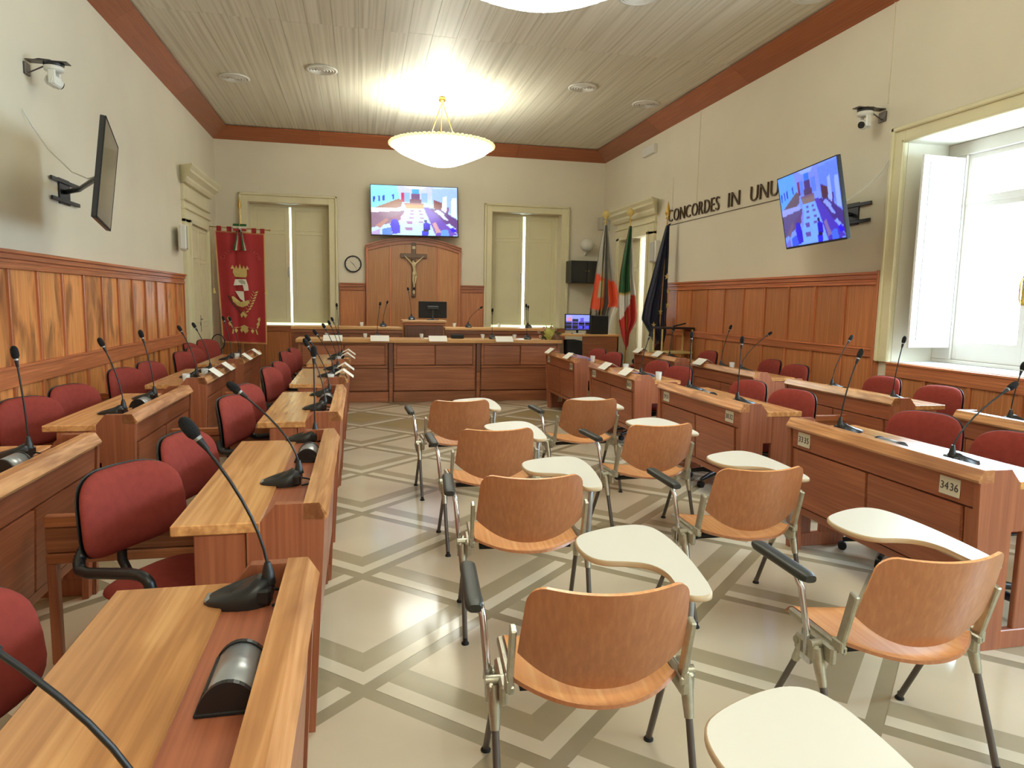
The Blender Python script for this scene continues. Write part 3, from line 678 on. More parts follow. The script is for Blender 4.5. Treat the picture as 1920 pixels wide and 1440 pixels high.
# ================================================================= castelli-like tablet chairs
def make_tchair(label):
    t = thing('tablet_chair', label, 'chair', group='plywood tablet chairs in two columns')
    # backrest shell
    def back(u, v):
        a = sin((2 * u - 1) * pi / 2); e = abs(a)
        zb = 0.462 + 0.105 * e ** 2.2; cr = max(0.0, (e - 0.78) / 0.22); zt = 0.795 - 0.012 * (1 - a * a) - 0.055 * (1 - sqrt(max(0, 1 - cr * cr)))
        z = zb + (zt - zb) * v; tt = (z - 0.46) / 0.33
        wd = 0.250 - 0.022 * tt ** 1.5
        y = -0.150 - 0.085 * tt - 0.070 * (1 - a * a) + 0.02 * (1 - tt) ** 2
        return (a * wd, y, z)
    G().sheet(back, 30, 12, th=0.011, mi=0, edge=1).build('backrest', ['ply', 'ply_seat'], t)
    def seat(u, v):
        a = 2 * u - 1; e = abs(a); yr = -0.240 + 0.125 * e ** 2.2; yf = 0.235 - 0.02 * e ** 4
        y = yr + (yf - yr) * v; z = 0.424 + 0.022 * e ** 2 + 0.030 * max(0, (0.10 - v) / 0.10) * 0.4 - 0.035 * max(0, (v - 0.82) / 0.18) ** 2 + 0.006 * v
        return (a * 0.243, y, z)
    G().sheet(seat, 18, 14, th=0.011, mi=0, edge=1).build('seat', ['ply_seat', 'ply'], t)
    G().box(-0.22, 0.22, -0.06, -0.03, 0.385, 0.405).box(-0.20, 0.20, 0.10, 0.125, 0.385, 0.403).build('seat_beam', 'black_matte', t)
    for s in (-1, 1):
        fr = G()
        # upright bracket holding the back, seat rail, junction casting
        st = len(fr.v)
        fr.cbox(s * 0.252, s * 0.270, -0.018, 0.018, 0, 0.215, 0.004)
        Rm = Matrix.Translation((0, -0.125, 0.44)) @ Matrix.Rotation(radians(15), 4, 'X'); fr.xf(Rm, st)
        st = len(fr.v); fr.cbox(s * 0.247, s * 0.268, -0.15, 0.16, 0.425, 0.452, 0.005)
        st = len(fr.v); fr.cbox(s * 0.262, s * 0.288, -0.125, 0.05, 0.375, 0.440, 0.008)
        fr.tube([(s * 0.262, -0.06, 0.425), (s * 0.325, -0.06, 0.425)], 0.016, 10)
        fr.tube([(s * 0.262, 0.02, 0.40), (s * 0.325, 0.02, 0.40)], 0.014, 10)
        fr.cbox(s * 0.296, s * 0.322, -0.085, 0.035, 0.365, 0.425, 0.008)
        fr.cbox(s * 0.255, s * 0.275, -0.15, -0.10, 0.43, 0.47, 0.004)
        fr.build('side_frame', 'alu', t)
        for q, yy in ((1, 0.225), (-1, -0.225)):
            top = Vector((s * 0.30 if q < 0 else s * 0.275, -0.02 + q * 0.045, 0.405)); ft = Vector((s * 0.2925, yy, 0.0)); mid = top.lerp(ft, 0.27)
            lg = G().tube([mid, ft + Vector((0, 0, 0.012))], 0.0115, 10, mi=1)
            lg.tube([top + Vector((0, 0, 0.01)), top.lerp(mid, 0.5), mid], 0.016, 10, mi=0, taper=[0.021, 0.019, 0.0145])
            lo = lg.build('leg', ['alu', 'steel_dark'], t)
            G().lathe([(0.017, 0), (0.018, 0.006), (0.010, 0.018), (0.009, 0.03)], 12, (ft.x, ft.y, 0)).build('glide', 'black_matte', lo)
    # left arm
    a = G().tube([(-0.312, -0.03, 0.36), (-0.318, -0.03, 0.46), (-0.33, 0.0, 0.60), (-0.340, 0.03, 0.645), (-0.352, 0.05, 0.652)], 0.0115, 8)
    a.cbox(-0.322, -0.300, -0.055, 0.0, 0.345, 0.42, 0.006); arm = a.build('arm_post', 'chrome', t)
    def pad(u, v):
        th = 2 * pi * u; L = (v - 0.5); k = 1.0 - max(0, abs(L) * 2 - 0.86) / 0.14 * 0.30
        return (-0.362 + 0.027 * k * (abs(cos(th)) ** 0.6) * (1 if cos(th) > 0 else -1), 0.075 + L * 0.345, 0.668 + 0.017 * k * (abs(sin(th)) ** 0.7) * (1 if sin(th) > 0 else -1))
    p = G().sheet(pad, 20, 16); n = 20
    p._add([pad(i / n, 0) for i in range(n)], [tuple(range(n))]); p._add([pad(i / n, 1) for i in range(n)], [tuple(range(n))[::-1]])
    p.build('arm_pad', 'pad', arm)
    # right arm with the folding writing tablet
    b = G().tube([(0.312, -0.03, 0.36), (0.316, -0.03, 0.50), (0.322, -0.02, 0.63), (0.326, 0.0, 0.665)], 0.0125, 8)
    b.cbox(0.300, 0.322, -0.055, 0.0, 0.345, 0.42, 0.006).cbox(0.30, 0.335, -0.06, 0.16, 0.655, 0.668, 0.003)
    b.tube([(0.30, 0.16, 0.662), (0.22, 0.26, 0.662)], 0.009, 8); b.build('tablet_post', 'silver', t)
    ctrl = [(0.268, -0.125), (0.340, -0.130), (0.368, -0.075), (0.392, 0.12), (0.402, 0.33), (0.385, 0.50), (0.330, 0.555), (0.225, 0.535), (0.095, 0.470), (0.045, 0.415), (0.030, 0.325), (0.045, 0.225), (0.090, 0.175), (0.180, 0.165), (0.245, 0.135), (0.275, 0.06), (0.268, -0.04)]
    pts = ctrl
    for _ in range(2):
        q = []
        for i in range(len(pts)):
            A = pts[i]; B = pts[(i + 1) % len(pts)]; q += [(A[0] * .75 + B[0] * .25, A[1] * .75 + B[1] * .25), (A[0] * .25 + B[0] * .75, A[1] * .25 + B[1] * .75)]
        pts = q
    cx = sum(p_[0] for p_ in pts) / len(pts); cy = sum(p_[1] for p_ in pts) / len(pts); n = len(pts)
    g = G(); ins = [(x + (cx - x) * 0.02, y + (cy - y) * 0.02) for x, y in pts]
    g._add([(x, y, 0.692) for x, y in ins], [tuple(range(n))], 0)
    ring = [[(x, y, 0.692) for x, y in ins], [(x, y, 0.688) for x, y in pts], [(x, y, 0.676) for x, y in pts], [(x, y, 0.672) for x, y in ins]]
    v = [p_ for r in ring for p_ in r]; g._add(v, [(k * n + i, (k + 1) * n + i, (k + 1) * n + (i + 1) % n, k * n + (i + 1) % n) for k in range(3) for i in range(n)], 1, True)
    g._add([(x, y, 0.672) for x, y in ins], [tuple(range(n))[::-1]], 1)
    me_o = g.build('writing_tablet', ['tablet', 'tablet_edge'], t)
    bm = bmesh.new(); bm.from_mesh(me_o.data); bmesh.ops.remove_doubles(bm, verts=bm.verts, dist=1e-5); bmesh.ops.recalc_face_normals(bm, faces=bm.faces); bm.to_mesh(me_o.data); bm.free()
    return t
tc = [(0.685, 1.945, -5, 'plywood tablet chair of the left column, nearest one fully in view'),
      (0.765, 3.15, -5, 'plywood tablet chair of the left column, second one fully in view'),
      (0.80, 4.28, 1, 'plywood tablet chair of the left column, third one fully in view'),
      (0.745, 5.50, 2, 'plywood tablet chair of the left column, closest to the dais'),
      (1.795, 1.985, -2, 'plywood tablet chair of the right column, nearest the camera'),
      (1.87, 3.13, -1, 'plywood tablet chair of the right column, second from the camera'),
      (1.875, 4.31, 3, 'plywood tablet chair of the right column, third from the camera'),
      (1.79, 5.46, 3, 'plywood tablet chair of the right column, closest to the dais'),
      (0.60, 0.79, -4, 'white writing tablet chair cut off by the bottom of the picture')]
T0 = None
for x, y, a, lab in tc:
    if T0 is None: T0 = make_tchair(lab); T0.location = (x, y, 0); T0.rotation_euler = (0, 0, radians(a))
    else: dup(T0, (x, y, 0), radians(a), lab)

# ================================================================= maroon office chairs
def make_ochair(label):
    """local: sitter faces +x"""
    t = thing('office_chair', label, 'chair', group='maroon office chairs')
    def pillow(nm, mat, hw, hh, ex, front, backd, place, mats=None, n=36, rs=(0.0, 0.3, 0.55, 0.75, 0.88, 0.95, 0.985, 1.0)):
        """rounded cushion: superellipse outline (half sizes hw, hh), bulged in front and behind"""
        g = G(); rings = []
        def P(r, k, d):
            th = 2 * pi * k / n; c_, s_ = cos(th), sin(th); e = 2 / ex
            return place(hw * r * (abs(c_) ** e) * (1 if c_ > 0 else -1), hh * r * (abs(s_) ** e) * (1 if s_ > 0 else -1), d)
        for r in rs: rings.append([P(r, k, front * (1 - r ** 5) ** 0.5 if r < 1 else 0.0) for k in range(n)])
        for r in rs[::-1][1:]: rings.append([P(r, k, -backd * (1 - r ** 5) ** 0.5) for k in range(n)])
        v = [q for R_ in rings for q in R_]
        g._add(v, [(j * n + k, j * n + (k + 1) % n, (j + 1) * n + (k + 1) % n, (j + 1) * n + k) for j in range(len(rings) - 1) for k in range(n)], 0, True)
        return g.build(nm, mat, t)
    def rr(a, b, k=4.0):
        s = (abs(a) ** k + abs(b) ** k) ** (1 / k); m = max(abs(a), abs(b)); f = m / s if s > 1e-6 else 1; return a * f, b * f
    def bplace(y, z, d):
        b = z / 0.16; return (-0.245 - 0.045 * (b + 1) / 2 - 0.012 * b * b + 0.9 * y * y + d, y * (1 - 0.04 * b), 0.740 + z)
    pillow('backrest', 'red', 0.240, 0.160, 3.4, 0.040, 0.006, bplace)
    pillow('back_shell', 'black', 0.243, 0.163, 3.4, 0.004, 0.026, lambda y, z, d: tuple(q - (0.014 if i == 0 else 0) for i, q in enumerate(bplace(y, z, d))))
    pillow('seat', 'red', 0.238, 0.228, 3.4, 0.030, 0.012, lambda x, y, d: (0.0 + y, x, 0.480 + d - 0.25 * max(0, y - 0.12) ** 1.5))
    pillow('seat_pan', 'black', 0.225, 0.215, 3.4, 0.004, 0.030, lambda x, y, d: (0.0 + y, x, 0.466 + d))
    G().cbox(-0.15, 0.13, -0.05, 0.05, 0.385, 0.425, 0.01).tube([(-0.10, 0, 0.40), (-0.24, 0, 0.42), (-0.30, 0, 0.52), (-0.30, 0, 0.66)], 0.018, 8).build('mechanism', 'black', t)
    for s in (-1, 1):   # corrugated bent arms
        P = [(-0.255, s * 0.20, 0.64), (-0.245, s * 0.235, 0.60), (-0.20, s * 0.262, 0.578), (-0.06, s * 0.27, 0.60), (0.06, s * 0.27, 0.615), (0.105, s * 0.27, 0.60), (0.115, s * 0.268, 0.565), (0.08, s * 0.262, 0.53), (-0.02, s * 0.245, 0.475), (-0.06, s * 0.22, 0.43), (-0.06, s * 0.16, 0.41)]
        for _ in range(1):
            Q = [P[0]]
            for A, B in zip(P, P[1:]): Q += [tuple(A[i] * .75 + B[i] * .25 for i in range(3)), tuple(A[i] * .25 + B[i] * .75 for i in range(3))]
            P = Q + [P[-1]]
        Q = []; tp = []
        for A, B in zip(P, P[1:]):
            for k in range(4):
                f = k / 4; p_ = tuple(A[i] * (1 - f) + B[i] * f for i in range(3)); rib = 2 < len(Q) < 16 or 48 < len(Q) < 66
                tp.append(0.0195 + (0.0022 if (k % 2 and rib) else 0)); Q.append(p_)
        G().tube(Q, 0.02, 8, taper=tp).build('armrest', 'black', t)
    G().tube([(0, 0, 0.09), (0, 0, 0.24)], 0.026, 10).tube([(0, 0, 0.24), (0, 0, 0.40)], 0.016, 10).build('gas_column', 'black', t)
    base = G().lathe([(0.035, 0.07), (0.04, 0.11), (0.03, 0.13)], 12).build('hub', 'black', t)
    for k in range(5):
        a = 2 * pi * k / 5 + 0.3; c_, s_ = cos(a), sin(a)
        st = G().tube([(0.02 * c_, 0.02 * s_, 0.105), (0.16 * c_, 0.16 * s_, 0.095), (0.285 * c_, 0.285 * s_, 0.066)], 0.02, 6, taper=[0.026, 0.022, 0.015]).build('leg', 'black', t)
        G().tube([(0.285 * c_ - 0.022 * s_, 0.285 * s_ + 0.022 * c_, 0.026), (0.285 * c_ + 0.022 * s_, 0.285 * s_ - 0.022 * c_, 0.026)], 0.026, 12).build('caster', 'black_matte', st)
    return t
oc = []
# (x, y, yaw deg, extra height, label)
for k, (x, y, a, dz) in enumerate([(-0.84, 1.50, -16, 0), (-0.88, 2.72, -30, 0), (-0.80, 3.42, -16, 0), (-0.80, 4.73, -14, 0), (-0.80, 5.38, -12, 0), (-0.80, 6.72, -12, 0), (-0.78, 7.34, -10, 0), (-0.86, 8.77, -12, 0), (-0.82, 9.42, -8, 0)]):
    nm = ['at the near left corner of the picture, cut off', 'second along the left aisle row, turned to the aisle', 'third along the left aisle row', 'fourth along the left aisle row', 'fifth along the left aisle row', 'sixth along the left aisle row', 'seventh along the left aisle row', 'eighth along the left aisle row', 'last along the left aisle row, by the dais'][k]
    oc.append((x + 0.22, y, a, dz, 'maroon office chair ' + nm))
for k, (x, y, a, dz) in enumerate([(-2.04, 4.74, -24, 0), (-2.02, 5.42, -20, 0), (-2.06, 6.69, -20, 0), (-2.02, 7.36, -16, 0), (-2.02, 8.70, -14, 0), (-2.04, 9.38, -12, 0), (-2.30, 10.35, -10, 0), (-2.30, 11.2, -30, 0)]):
    oc.append((x + 0.22, y, a, dz, 'maroon office chair along the left wall panelling, ' + ['nearest the camera', 'second', 'third', 'fourth', 'fifth', 'sixth', 'seventh', 'last beside the cream door'][k]))
for k, (x, y, a, dz) in enumerate([(3.42, 2.90, 194, 0), (3.48, 3.58, 198, 0.03), (3.32, 4.76, 192, 0), (3.32, 5.42, 188, 0), (3.30, 6.74, 192, 0), (3.38, 7.46, 190, 0), (3.32, 8.78, 190, 0), (3.34, 9.46, 190, 0)]):
    oc.append((x - 0.22, y, a, dz, 'maroon office chair behind the right aisle row, ' + ['nearest the camera', 'second, behind the nearest desk', 'third', 'fourth', 'fifth', 'sixth', 'seventh', 'last'][k]))
for k, (x, y, a, dz) in enumerate([(4.82, 4.93, 184, 0), (4.90, 5.70, 180, 0), (4.80, 6.93, 182, 0), (4.94, 7.66, 178, 0), (4.88, 9.10, 184, 0)]):
    oc.append((x - 0.22, y, a, dz, 'maroon office chair at the row by the right window wall, ' + ['nearest the camera', 'second', 'third', 'fourth', 'farthest'][k]))
for x, y, a, dz, lab in [(0.27, 11.35, -90, 0.05, 'maroon office chair between the two dais counters, left of the lectern'),
                         (2.75, 12.75, -90, 0.12, 'maroon office chair behind the rear dais counter, under the right shutters'),
                         (2.05, 12.85, -90, 0.10, 'maroon office chair behind the rear dais counter, beside the monitor'),
                         (4.85, 11.3, 140, 0.1, 'maroon office chair turned away beside the operator desk')]:
    oc.append((x, y, a, dz, lab))
O0 = None
for x, y, a, dz, lab in oc:
    if O0 is None: O0 = make_ochair(lab); O0.location = (x, y, 0); O0.rotation_euler = (0, 0, radians(a))
    else: dup(O0, (x, y, 0), radians(a), lab)
# ================================================================= gooseneck microphones
def base_mic():
    g = G(); n = 20; ctr = []
    # tear-shaped wedge: low rounded nose towards the sitter (-x), high heel at +x
    out = []
    for i in range(n):
        a = 2 * pi * i / n; x = cos(a); y = sin(a)
        px = 0.075 * x - 0.02 if x > 0 else 0.090 * x - 0.02; py = 0.058 * (abs(y) ** 0.85) * (1 if y > 0 else -1) * (1.0 + 0.10 * x)
        out.append((px, py))
    def H(x): return 0.018 + 0.040 * max(0, min(1, (x + 0.12) / 0.16)) ** 1.2
    rings = [[(x, y, 0.0) for x, y in out], [(x, y, 0.010) for x, y in out], [(x * 0.97, y * 0.95, H(x) * 0.8) for x, y in out], [(x * 0.85, y * 0.72, H(x) + 0.004) for x, y in out], [(x * 0.4, y * 0.35, H(x) + 0.006) for x, y in out]]
    v = [p for r in rings for p in r]; f = [(k * n + i, k * n + (i + 1) % n, (k + 1) * n + (i + 1) % n, (k + 1) * n + i) for k in range(4) for i in range(n)]
    g._add(v, f, 0, True); g._add(rings[0], [tuple(range(n))[::-1]]); g._add(rings[-1], [tuple(range(n))], 0, True)
    return g
mic_base_me = base_mic().mesh('base', 'black')
g = G(); g.cbox(-0.106, -0.082, -0.022, 0.022, 0.010, 0.022, 0.004); mic_tip_me = g.mesh('silver_nose', 'silver')
g = G(); g.tube([(0.045, 0, 0.045), (0.045, 0, 0.078), (0.044, 0, 0.10)], 0.012, 10, taper=[0.02, 0.014, 0.008]); g.cbox(0.02, 0.056, -0.05, 0.05, 0.006, 0.046, 0.006); mic_heel_me = g.mesh('neck_socket', 'black')
g = G(); g.tube([(0.055, 0.02, 0.02), (0.08, 0.03, 0.012), (0.10, 0.0, 0.006), (0.085, -0.03, 0.006), (0.06, -0.05, 0.006)], 0.004, 6); mic_cord_me = g.mesh('cable', 'black_matte')
def mic(x, y, z, face, dx, dz, dy, label, group='gooseneck microphones'):
    """face: +1 the sitter is on the -x side, -1 on the +x side, or an angle in degrees"""
    rz = 0 if face == 1 else (pi if face == -1 else radians(face))
    t = thing('desk_microphone', label, 'microphone', (x, y, z), rz, group)
    b = link('base', mic_base_me, t); link('silver_nose', mic_tip_me, b); link('neck_socket', mic_heel_me, t); link('cable', mic_cord_me, t)
    # neck: world-space offset (dx, dy, dz) of the tip from the socket
    ox, oy, _ = rot_z((dx, dy, 0), -rz); P0 = Vector((0.044, 0, 0.095)); P2 = P0 + Vector((ox, oy, dz - 0.0)); pts = []
    P1 = P0 + Vector((ox * 0.12, oy * 0.12, dz * 0.42)); d = None
    for k in range(9):
        s = k / 8; pts.append(P0 * (1 - s) ** 2 + P1 * 2 * s * (1 - s) + P2 * s * s)
    end = (pts[-1] - pts[-2]).normalized(); neck_end = P2 - end * 0.062; pts = [p for p in pts[:-1] if (p - P2).length > 0.075] + [neck_end]
    G().tube(pts, 0.0042, 6).build('gooseneck', 'black', t)
    h_ = G().tube([neck_end - end * 0.028, neck_end, neck_end + end * 0.004], 0.008, 8, mi=0, taper=[0.006, 0.0095, 0.0095]).tube([neck_end + end * 0.004, neck_end + end * 0.012], 0.010, 8, mi=1)
    q = [(0.0, 0.011), (0.012, 0.0165), (0.030, 0.017), (0.046, 0.0155), (0.056, 0.010), (0.060, 0.003)]
    h_.tube([neck_end + end * (0.012 + a) for a, r in q], 0.01, 10, mi=2, taper=[r for a, r in q]); h_.build('capsule', ['black', 'silver', 'foam'], t)
    return t
ZT = 0.783
for k, (x, y, dx, zt) in enumerate([(-0.30, 0.62, -0.20, 1.27), (-0.27, 1.74, -0.185, 1.25), (-0.29, 2.89, -0.26, 1.205), (-0.28, 3.79, 0.0, 1.29), (-0.28, 4.87, -0.13, 1.27), (-0.28, 5.58, -0.17, 1.26), (-0.30, 6.95, -0.18, 1.24), (-0.28, 7.65, -0.15, 1.28), (-0.30, 9.0, -0.13, 1.27), (-0.28, 9.45, -0.13, 1.30)]):
    if k == 0: x, y, dx, zt = -0.30, 0.86, -0.22, 1.19
    mic(x - 0.010, y + 0.04, ZT, 1, dx, zt - ZT - 0.095, [-0.02, 0, -0.01, 0, 0.01, 0, 0.02, 0, 0, 0.02][k],
        'black gooseneck microphone on the left aisle row, ' + ['running out of the bottom left corner', 'on the nearest desk, tall and close', 'second desk, leaning far to the left', 'second desk, standing straight up', 'third desk, nearer seat', 'third desk, farther seat', 'fourth desk, nearer seat', 'fourth desk, farther seat', 'last desk, nearer seat', 'last desk, farther seat'][k])
for k, (x, y, dx, zt) in enumerate([(-1.53, 3.60, -0.03, 1.30), (-1.50, 4.84, -0.12, 1.27), (-1.50, 5.53, -0.08, 1.29), (-1.52, 6.98, -0.14, 1.27), (-1.50, 7.5, -0.15, 1.28), (-1.54, 8.95, -0.09, 1.31), (-1.54, 9.5, -0.11, 1.29)]):
    mic(x - 0.044, y, ZT, 1, dx, zt - ZT - 0.095, 0.01 * (k % 3 - 1), 'black gooseneck microphone on the row along the left wall, ' + ['nearest the camera', 'second', 'third', 'fourth', 'fifth', 'sixth', 'last'][k])
for k, (x, y, dx, zt) in enumerate([(2.87, 2.82, 0.33, 1.19), (2.88, 3.66, 0.11, 1.295), (2.87, 4.84, 0.02, 1.31), (2.87, 5.66, 0.0, 1.31), (2.89, 6.80, 0.10, 1.26)]):
    mic(x + 0.044, y, ZT, -1, dx, zt - ZT - 0.095, 0.01 * (k % 3 - 1), 'black gooseneck microphone on the right aisle row, ' + ['nearest one, bent low towards the right edge', 'second, leaning slightly right', 'third, standing upright', 'fourth, standing upright', 'fifth, by the silver neck'][k])
for k, (x, y, dx, zt) in enumerate([(4.33, 3.82, 0.07, 1.20), (4.30, 4.86, 0.07, 1.32), (4.33, 5.66, 0.18, 1.29), (4.33, 7.72, 0.11, 1.31), (4.33, 7.25, 0.36, 1.25), (4.34, 9.2, 0.05, 1.23)]):
    mic(x + 0.044, y, ZT, -1, dx, zt - ZT - 0.095, 0.0, 'black gooseneck microphone on the window wall row, ' + ['nearest, cut by the right edge', 'in front of the bright window', 'leaning to the right beside the panelling end', 'upright against the panelling', 'strongly slanted against the panelling', 'farthest, by the flags'][k])

# ================================================================= half-round delegate loudspeakers
def hs(x, y, z, rz, label):
    t = thing('desk_loudspeaker', label, 'speaker', (x, y, z), rz, 'half-round desk loudspeakers'); L = 0.085; R = 0.052
    arc = [(R * 1.05 * cos(pi * k / 16), R * 1.25 * sin(pi * k / 16)) for k in range(17)]
    g = G(); g.prism([(a * 0.95, b * 0.95) for a, b in arc], 'Y', -L + 0.006, L - 0.006, 0, True); g.build('shell', 'silver', t)
    for a, b in ((-L, -L + 0.012), (L - 0.012, L)): G().prism(arc, 'Y', a, b).build('end_cap', 'black', t)
    G().cbox(-R * 1.15, R * 1.15, -L - 0.002, L + 0.002, 0, 0.008, 0.002).build('foot', 'black_matte', t)
    G().cbox(-R * 0.9, -R * 0.75, -L * 0.8, L * 0.8, 0.028, 0.040, 0.002).build('grille', 'black', t)
    return t
for x, y, rz, lab in [(-0.245, 1.36, 0, 'half-round black and silver desk loudspeaker on the nearest left desk'), (-0.25, 3.40, 0, 'half-round desk loudspeaker on the second left aisle desk'), (-0.25, 5.28, 0, 'half-round desk loudspeaker on the third left aisle desk'), (-0.25, 7.30, 0, 'half-round desk loudspeaker on the fourth left aisle desk'), (-0.25, 9.2, 0, 'half-round desk loudspeaker on the last left aisle desk'),
                      (-1.50, 3.35, 0, 'half-round desk loudspeaker on the nearest desk of the left wall row'), (-1.49, 5.85 - 0.3, 0, 'half-round desk loudspeaker on the second desk of the left wall row'),
                      (2.81, 3.17, pi, 'half-round desk loudspeaker on the nearest desk of the right aisle row'), (2.81, 5.20, pi, 'half-round desk loudspeaker on the second desk of the right aisle row'), (4.24, 5.45, pi, 'half-round desk loudspeaker on the second desk by the window wall')]:
    if 'second desk of the left wall row' in lab: y = 5.18
    hs(x, y, 0.7825, rz, lab)

# ================================================================= name cards, cups, papers
def card(x, y, z, rz, label, hang=0.05, group='white name cards'):
    """folded card straddling a ledge; local: the hanging leaf points to +x"""
    g = G(); t = 0.0015; L = 0.11
    def leaf(p, q):
        d = Vector((q[0] - p[0], 0, q[1] - p[1])).normalized(); n = Vector((-d.z, 0, d.x)) * t
        v = [(p[0], -L, p[1]), (p[0], L, p[1]), (q[0], L, q[1]), (q[0], -L, q[1])]; v2 = [(a + n.x, b, c + n.z) for a, b, c in v]
        g._add(v + v2, [(0, 3, 2, 1), (4, 5, 6, 7), (0, 1, 5, 4), (1, 2, 6, 5), (2, 3, 7, 6), (3, 0, 4, 7)])
    o = thing('name_card', label, 'card', (x, y, z), rz, group)
    leaf((-0.085, -0.055 + 0.058), (-0.010, 0.045)); leaf((-0.010, 0.045), (0.082, -0.010 - hang * 0.3)); g.build('folded_sheet', 'paper', o)
    k = G()
    for i in range(7): k.box(0.02, 0.028, -0.08 + i * 0.023, -0.065 + i * 0.023, 0.0, 0.001)
    k.xf(Matrix.Translation((0, 0, 0.0283)) @ Matrix.Rotation(radians(37), 4, 'Y')); k.build('print', 'ink', o)
    return o
for k, (y, lb) in enumerate([(6.62, 'fourth desk, nearer'), (7.30, 'fourth desk, farther'), (8.70, 'last desk, nearer'), (9.30, 'last desk, farther')]):
    card(-0.15, y, 0.852, 0, 'white folded name card on the left aisle row ledge, ' + lb)
for k, (y, lb) in enumerate([(6.75, 'third desk, nearer'), (7.35, 'third desk, farther'), (8.55, 'last desk, nearer'), (9.3, 'last desk, farther')]):
    card(-1.335, y, 0.852, 0, 'white folded name card on the left wall row ledge, ' + lb)
for k, (y, lb) in enumerate([(6.66, 'third desk, nearer'), (7.28, 'third desk, farther'), (8.70, 'last desk, nearer'), (9.62, 'last desk, farther')]):
    card(2.70, y, 0.852, pi, 'white folded name card on the right aisle row ledge, ' + lb)
for k, (x, y, lb) in enumerate([(4.12, 7.80, 'third desk'), (4.12, 9.05, 'last desk, nearer'), (4.12, 9.75, 'last desk, farther')]):
    card(x, y, 0.852, pi, 'white folded name card on the window row ledge, ' + lb)
def cup(x, y, z, label, r=0.033, h_=0.085):
    g = G().lathe([(r * 0.75, 0), (r * 0.78, 0.004), (r, h_), (r * 0.93, h_), (r * 0.70, 0.006)], 16); o = g.build('tumbler', 'cup', None, (x, y, z)); tag(o, label, 'glass', 'clear tumblers'); return o
for x, y, lab in [(-0.27, 6.48, 'clear tumbler at the near end of the fourth left aisle desk'), (-0.26, 8.5, 'clear tumbler on the last left aisle desk'), (-1.50, 6.50, 'clear tumbler at the near end of the third left wall desk'), (-1.52, 6.58, 'second clear tumbler at the near end of the third left wall desk'), (-1.46, 7.05, 'clear tumbler between the cards of the third left wall desk'), (-1.48, 8.95, 'clear tumbler on the last left wall desk'),
                  (2.98, 6.55, 'clear tumbler at the near end of the third right aisle desk'), (2.98, 7.45, 'clear tumbler at the far end of the third right aisle desk'), (2.98, 8.62, 'clear tumbler on the last right aisle desk'), (4.42, 7.62, 'clear tumbler on the third window row desk')]:
    cup(x, y, 0.7825, lab)
for x, y, lab in [(3.00, 6.98, 'violet folder on the third right aisle desk'), (3.00, 8.95, 'violet folder on the last right aisle desk')]:
    tag(G().cbox(-0.075, 0.075, -0.15, 0.15, 0, 0.012, 0.002).build('folder', 'blue_book', None, (x, y, 0.7905)), lab, 'folder', 'violet folders')

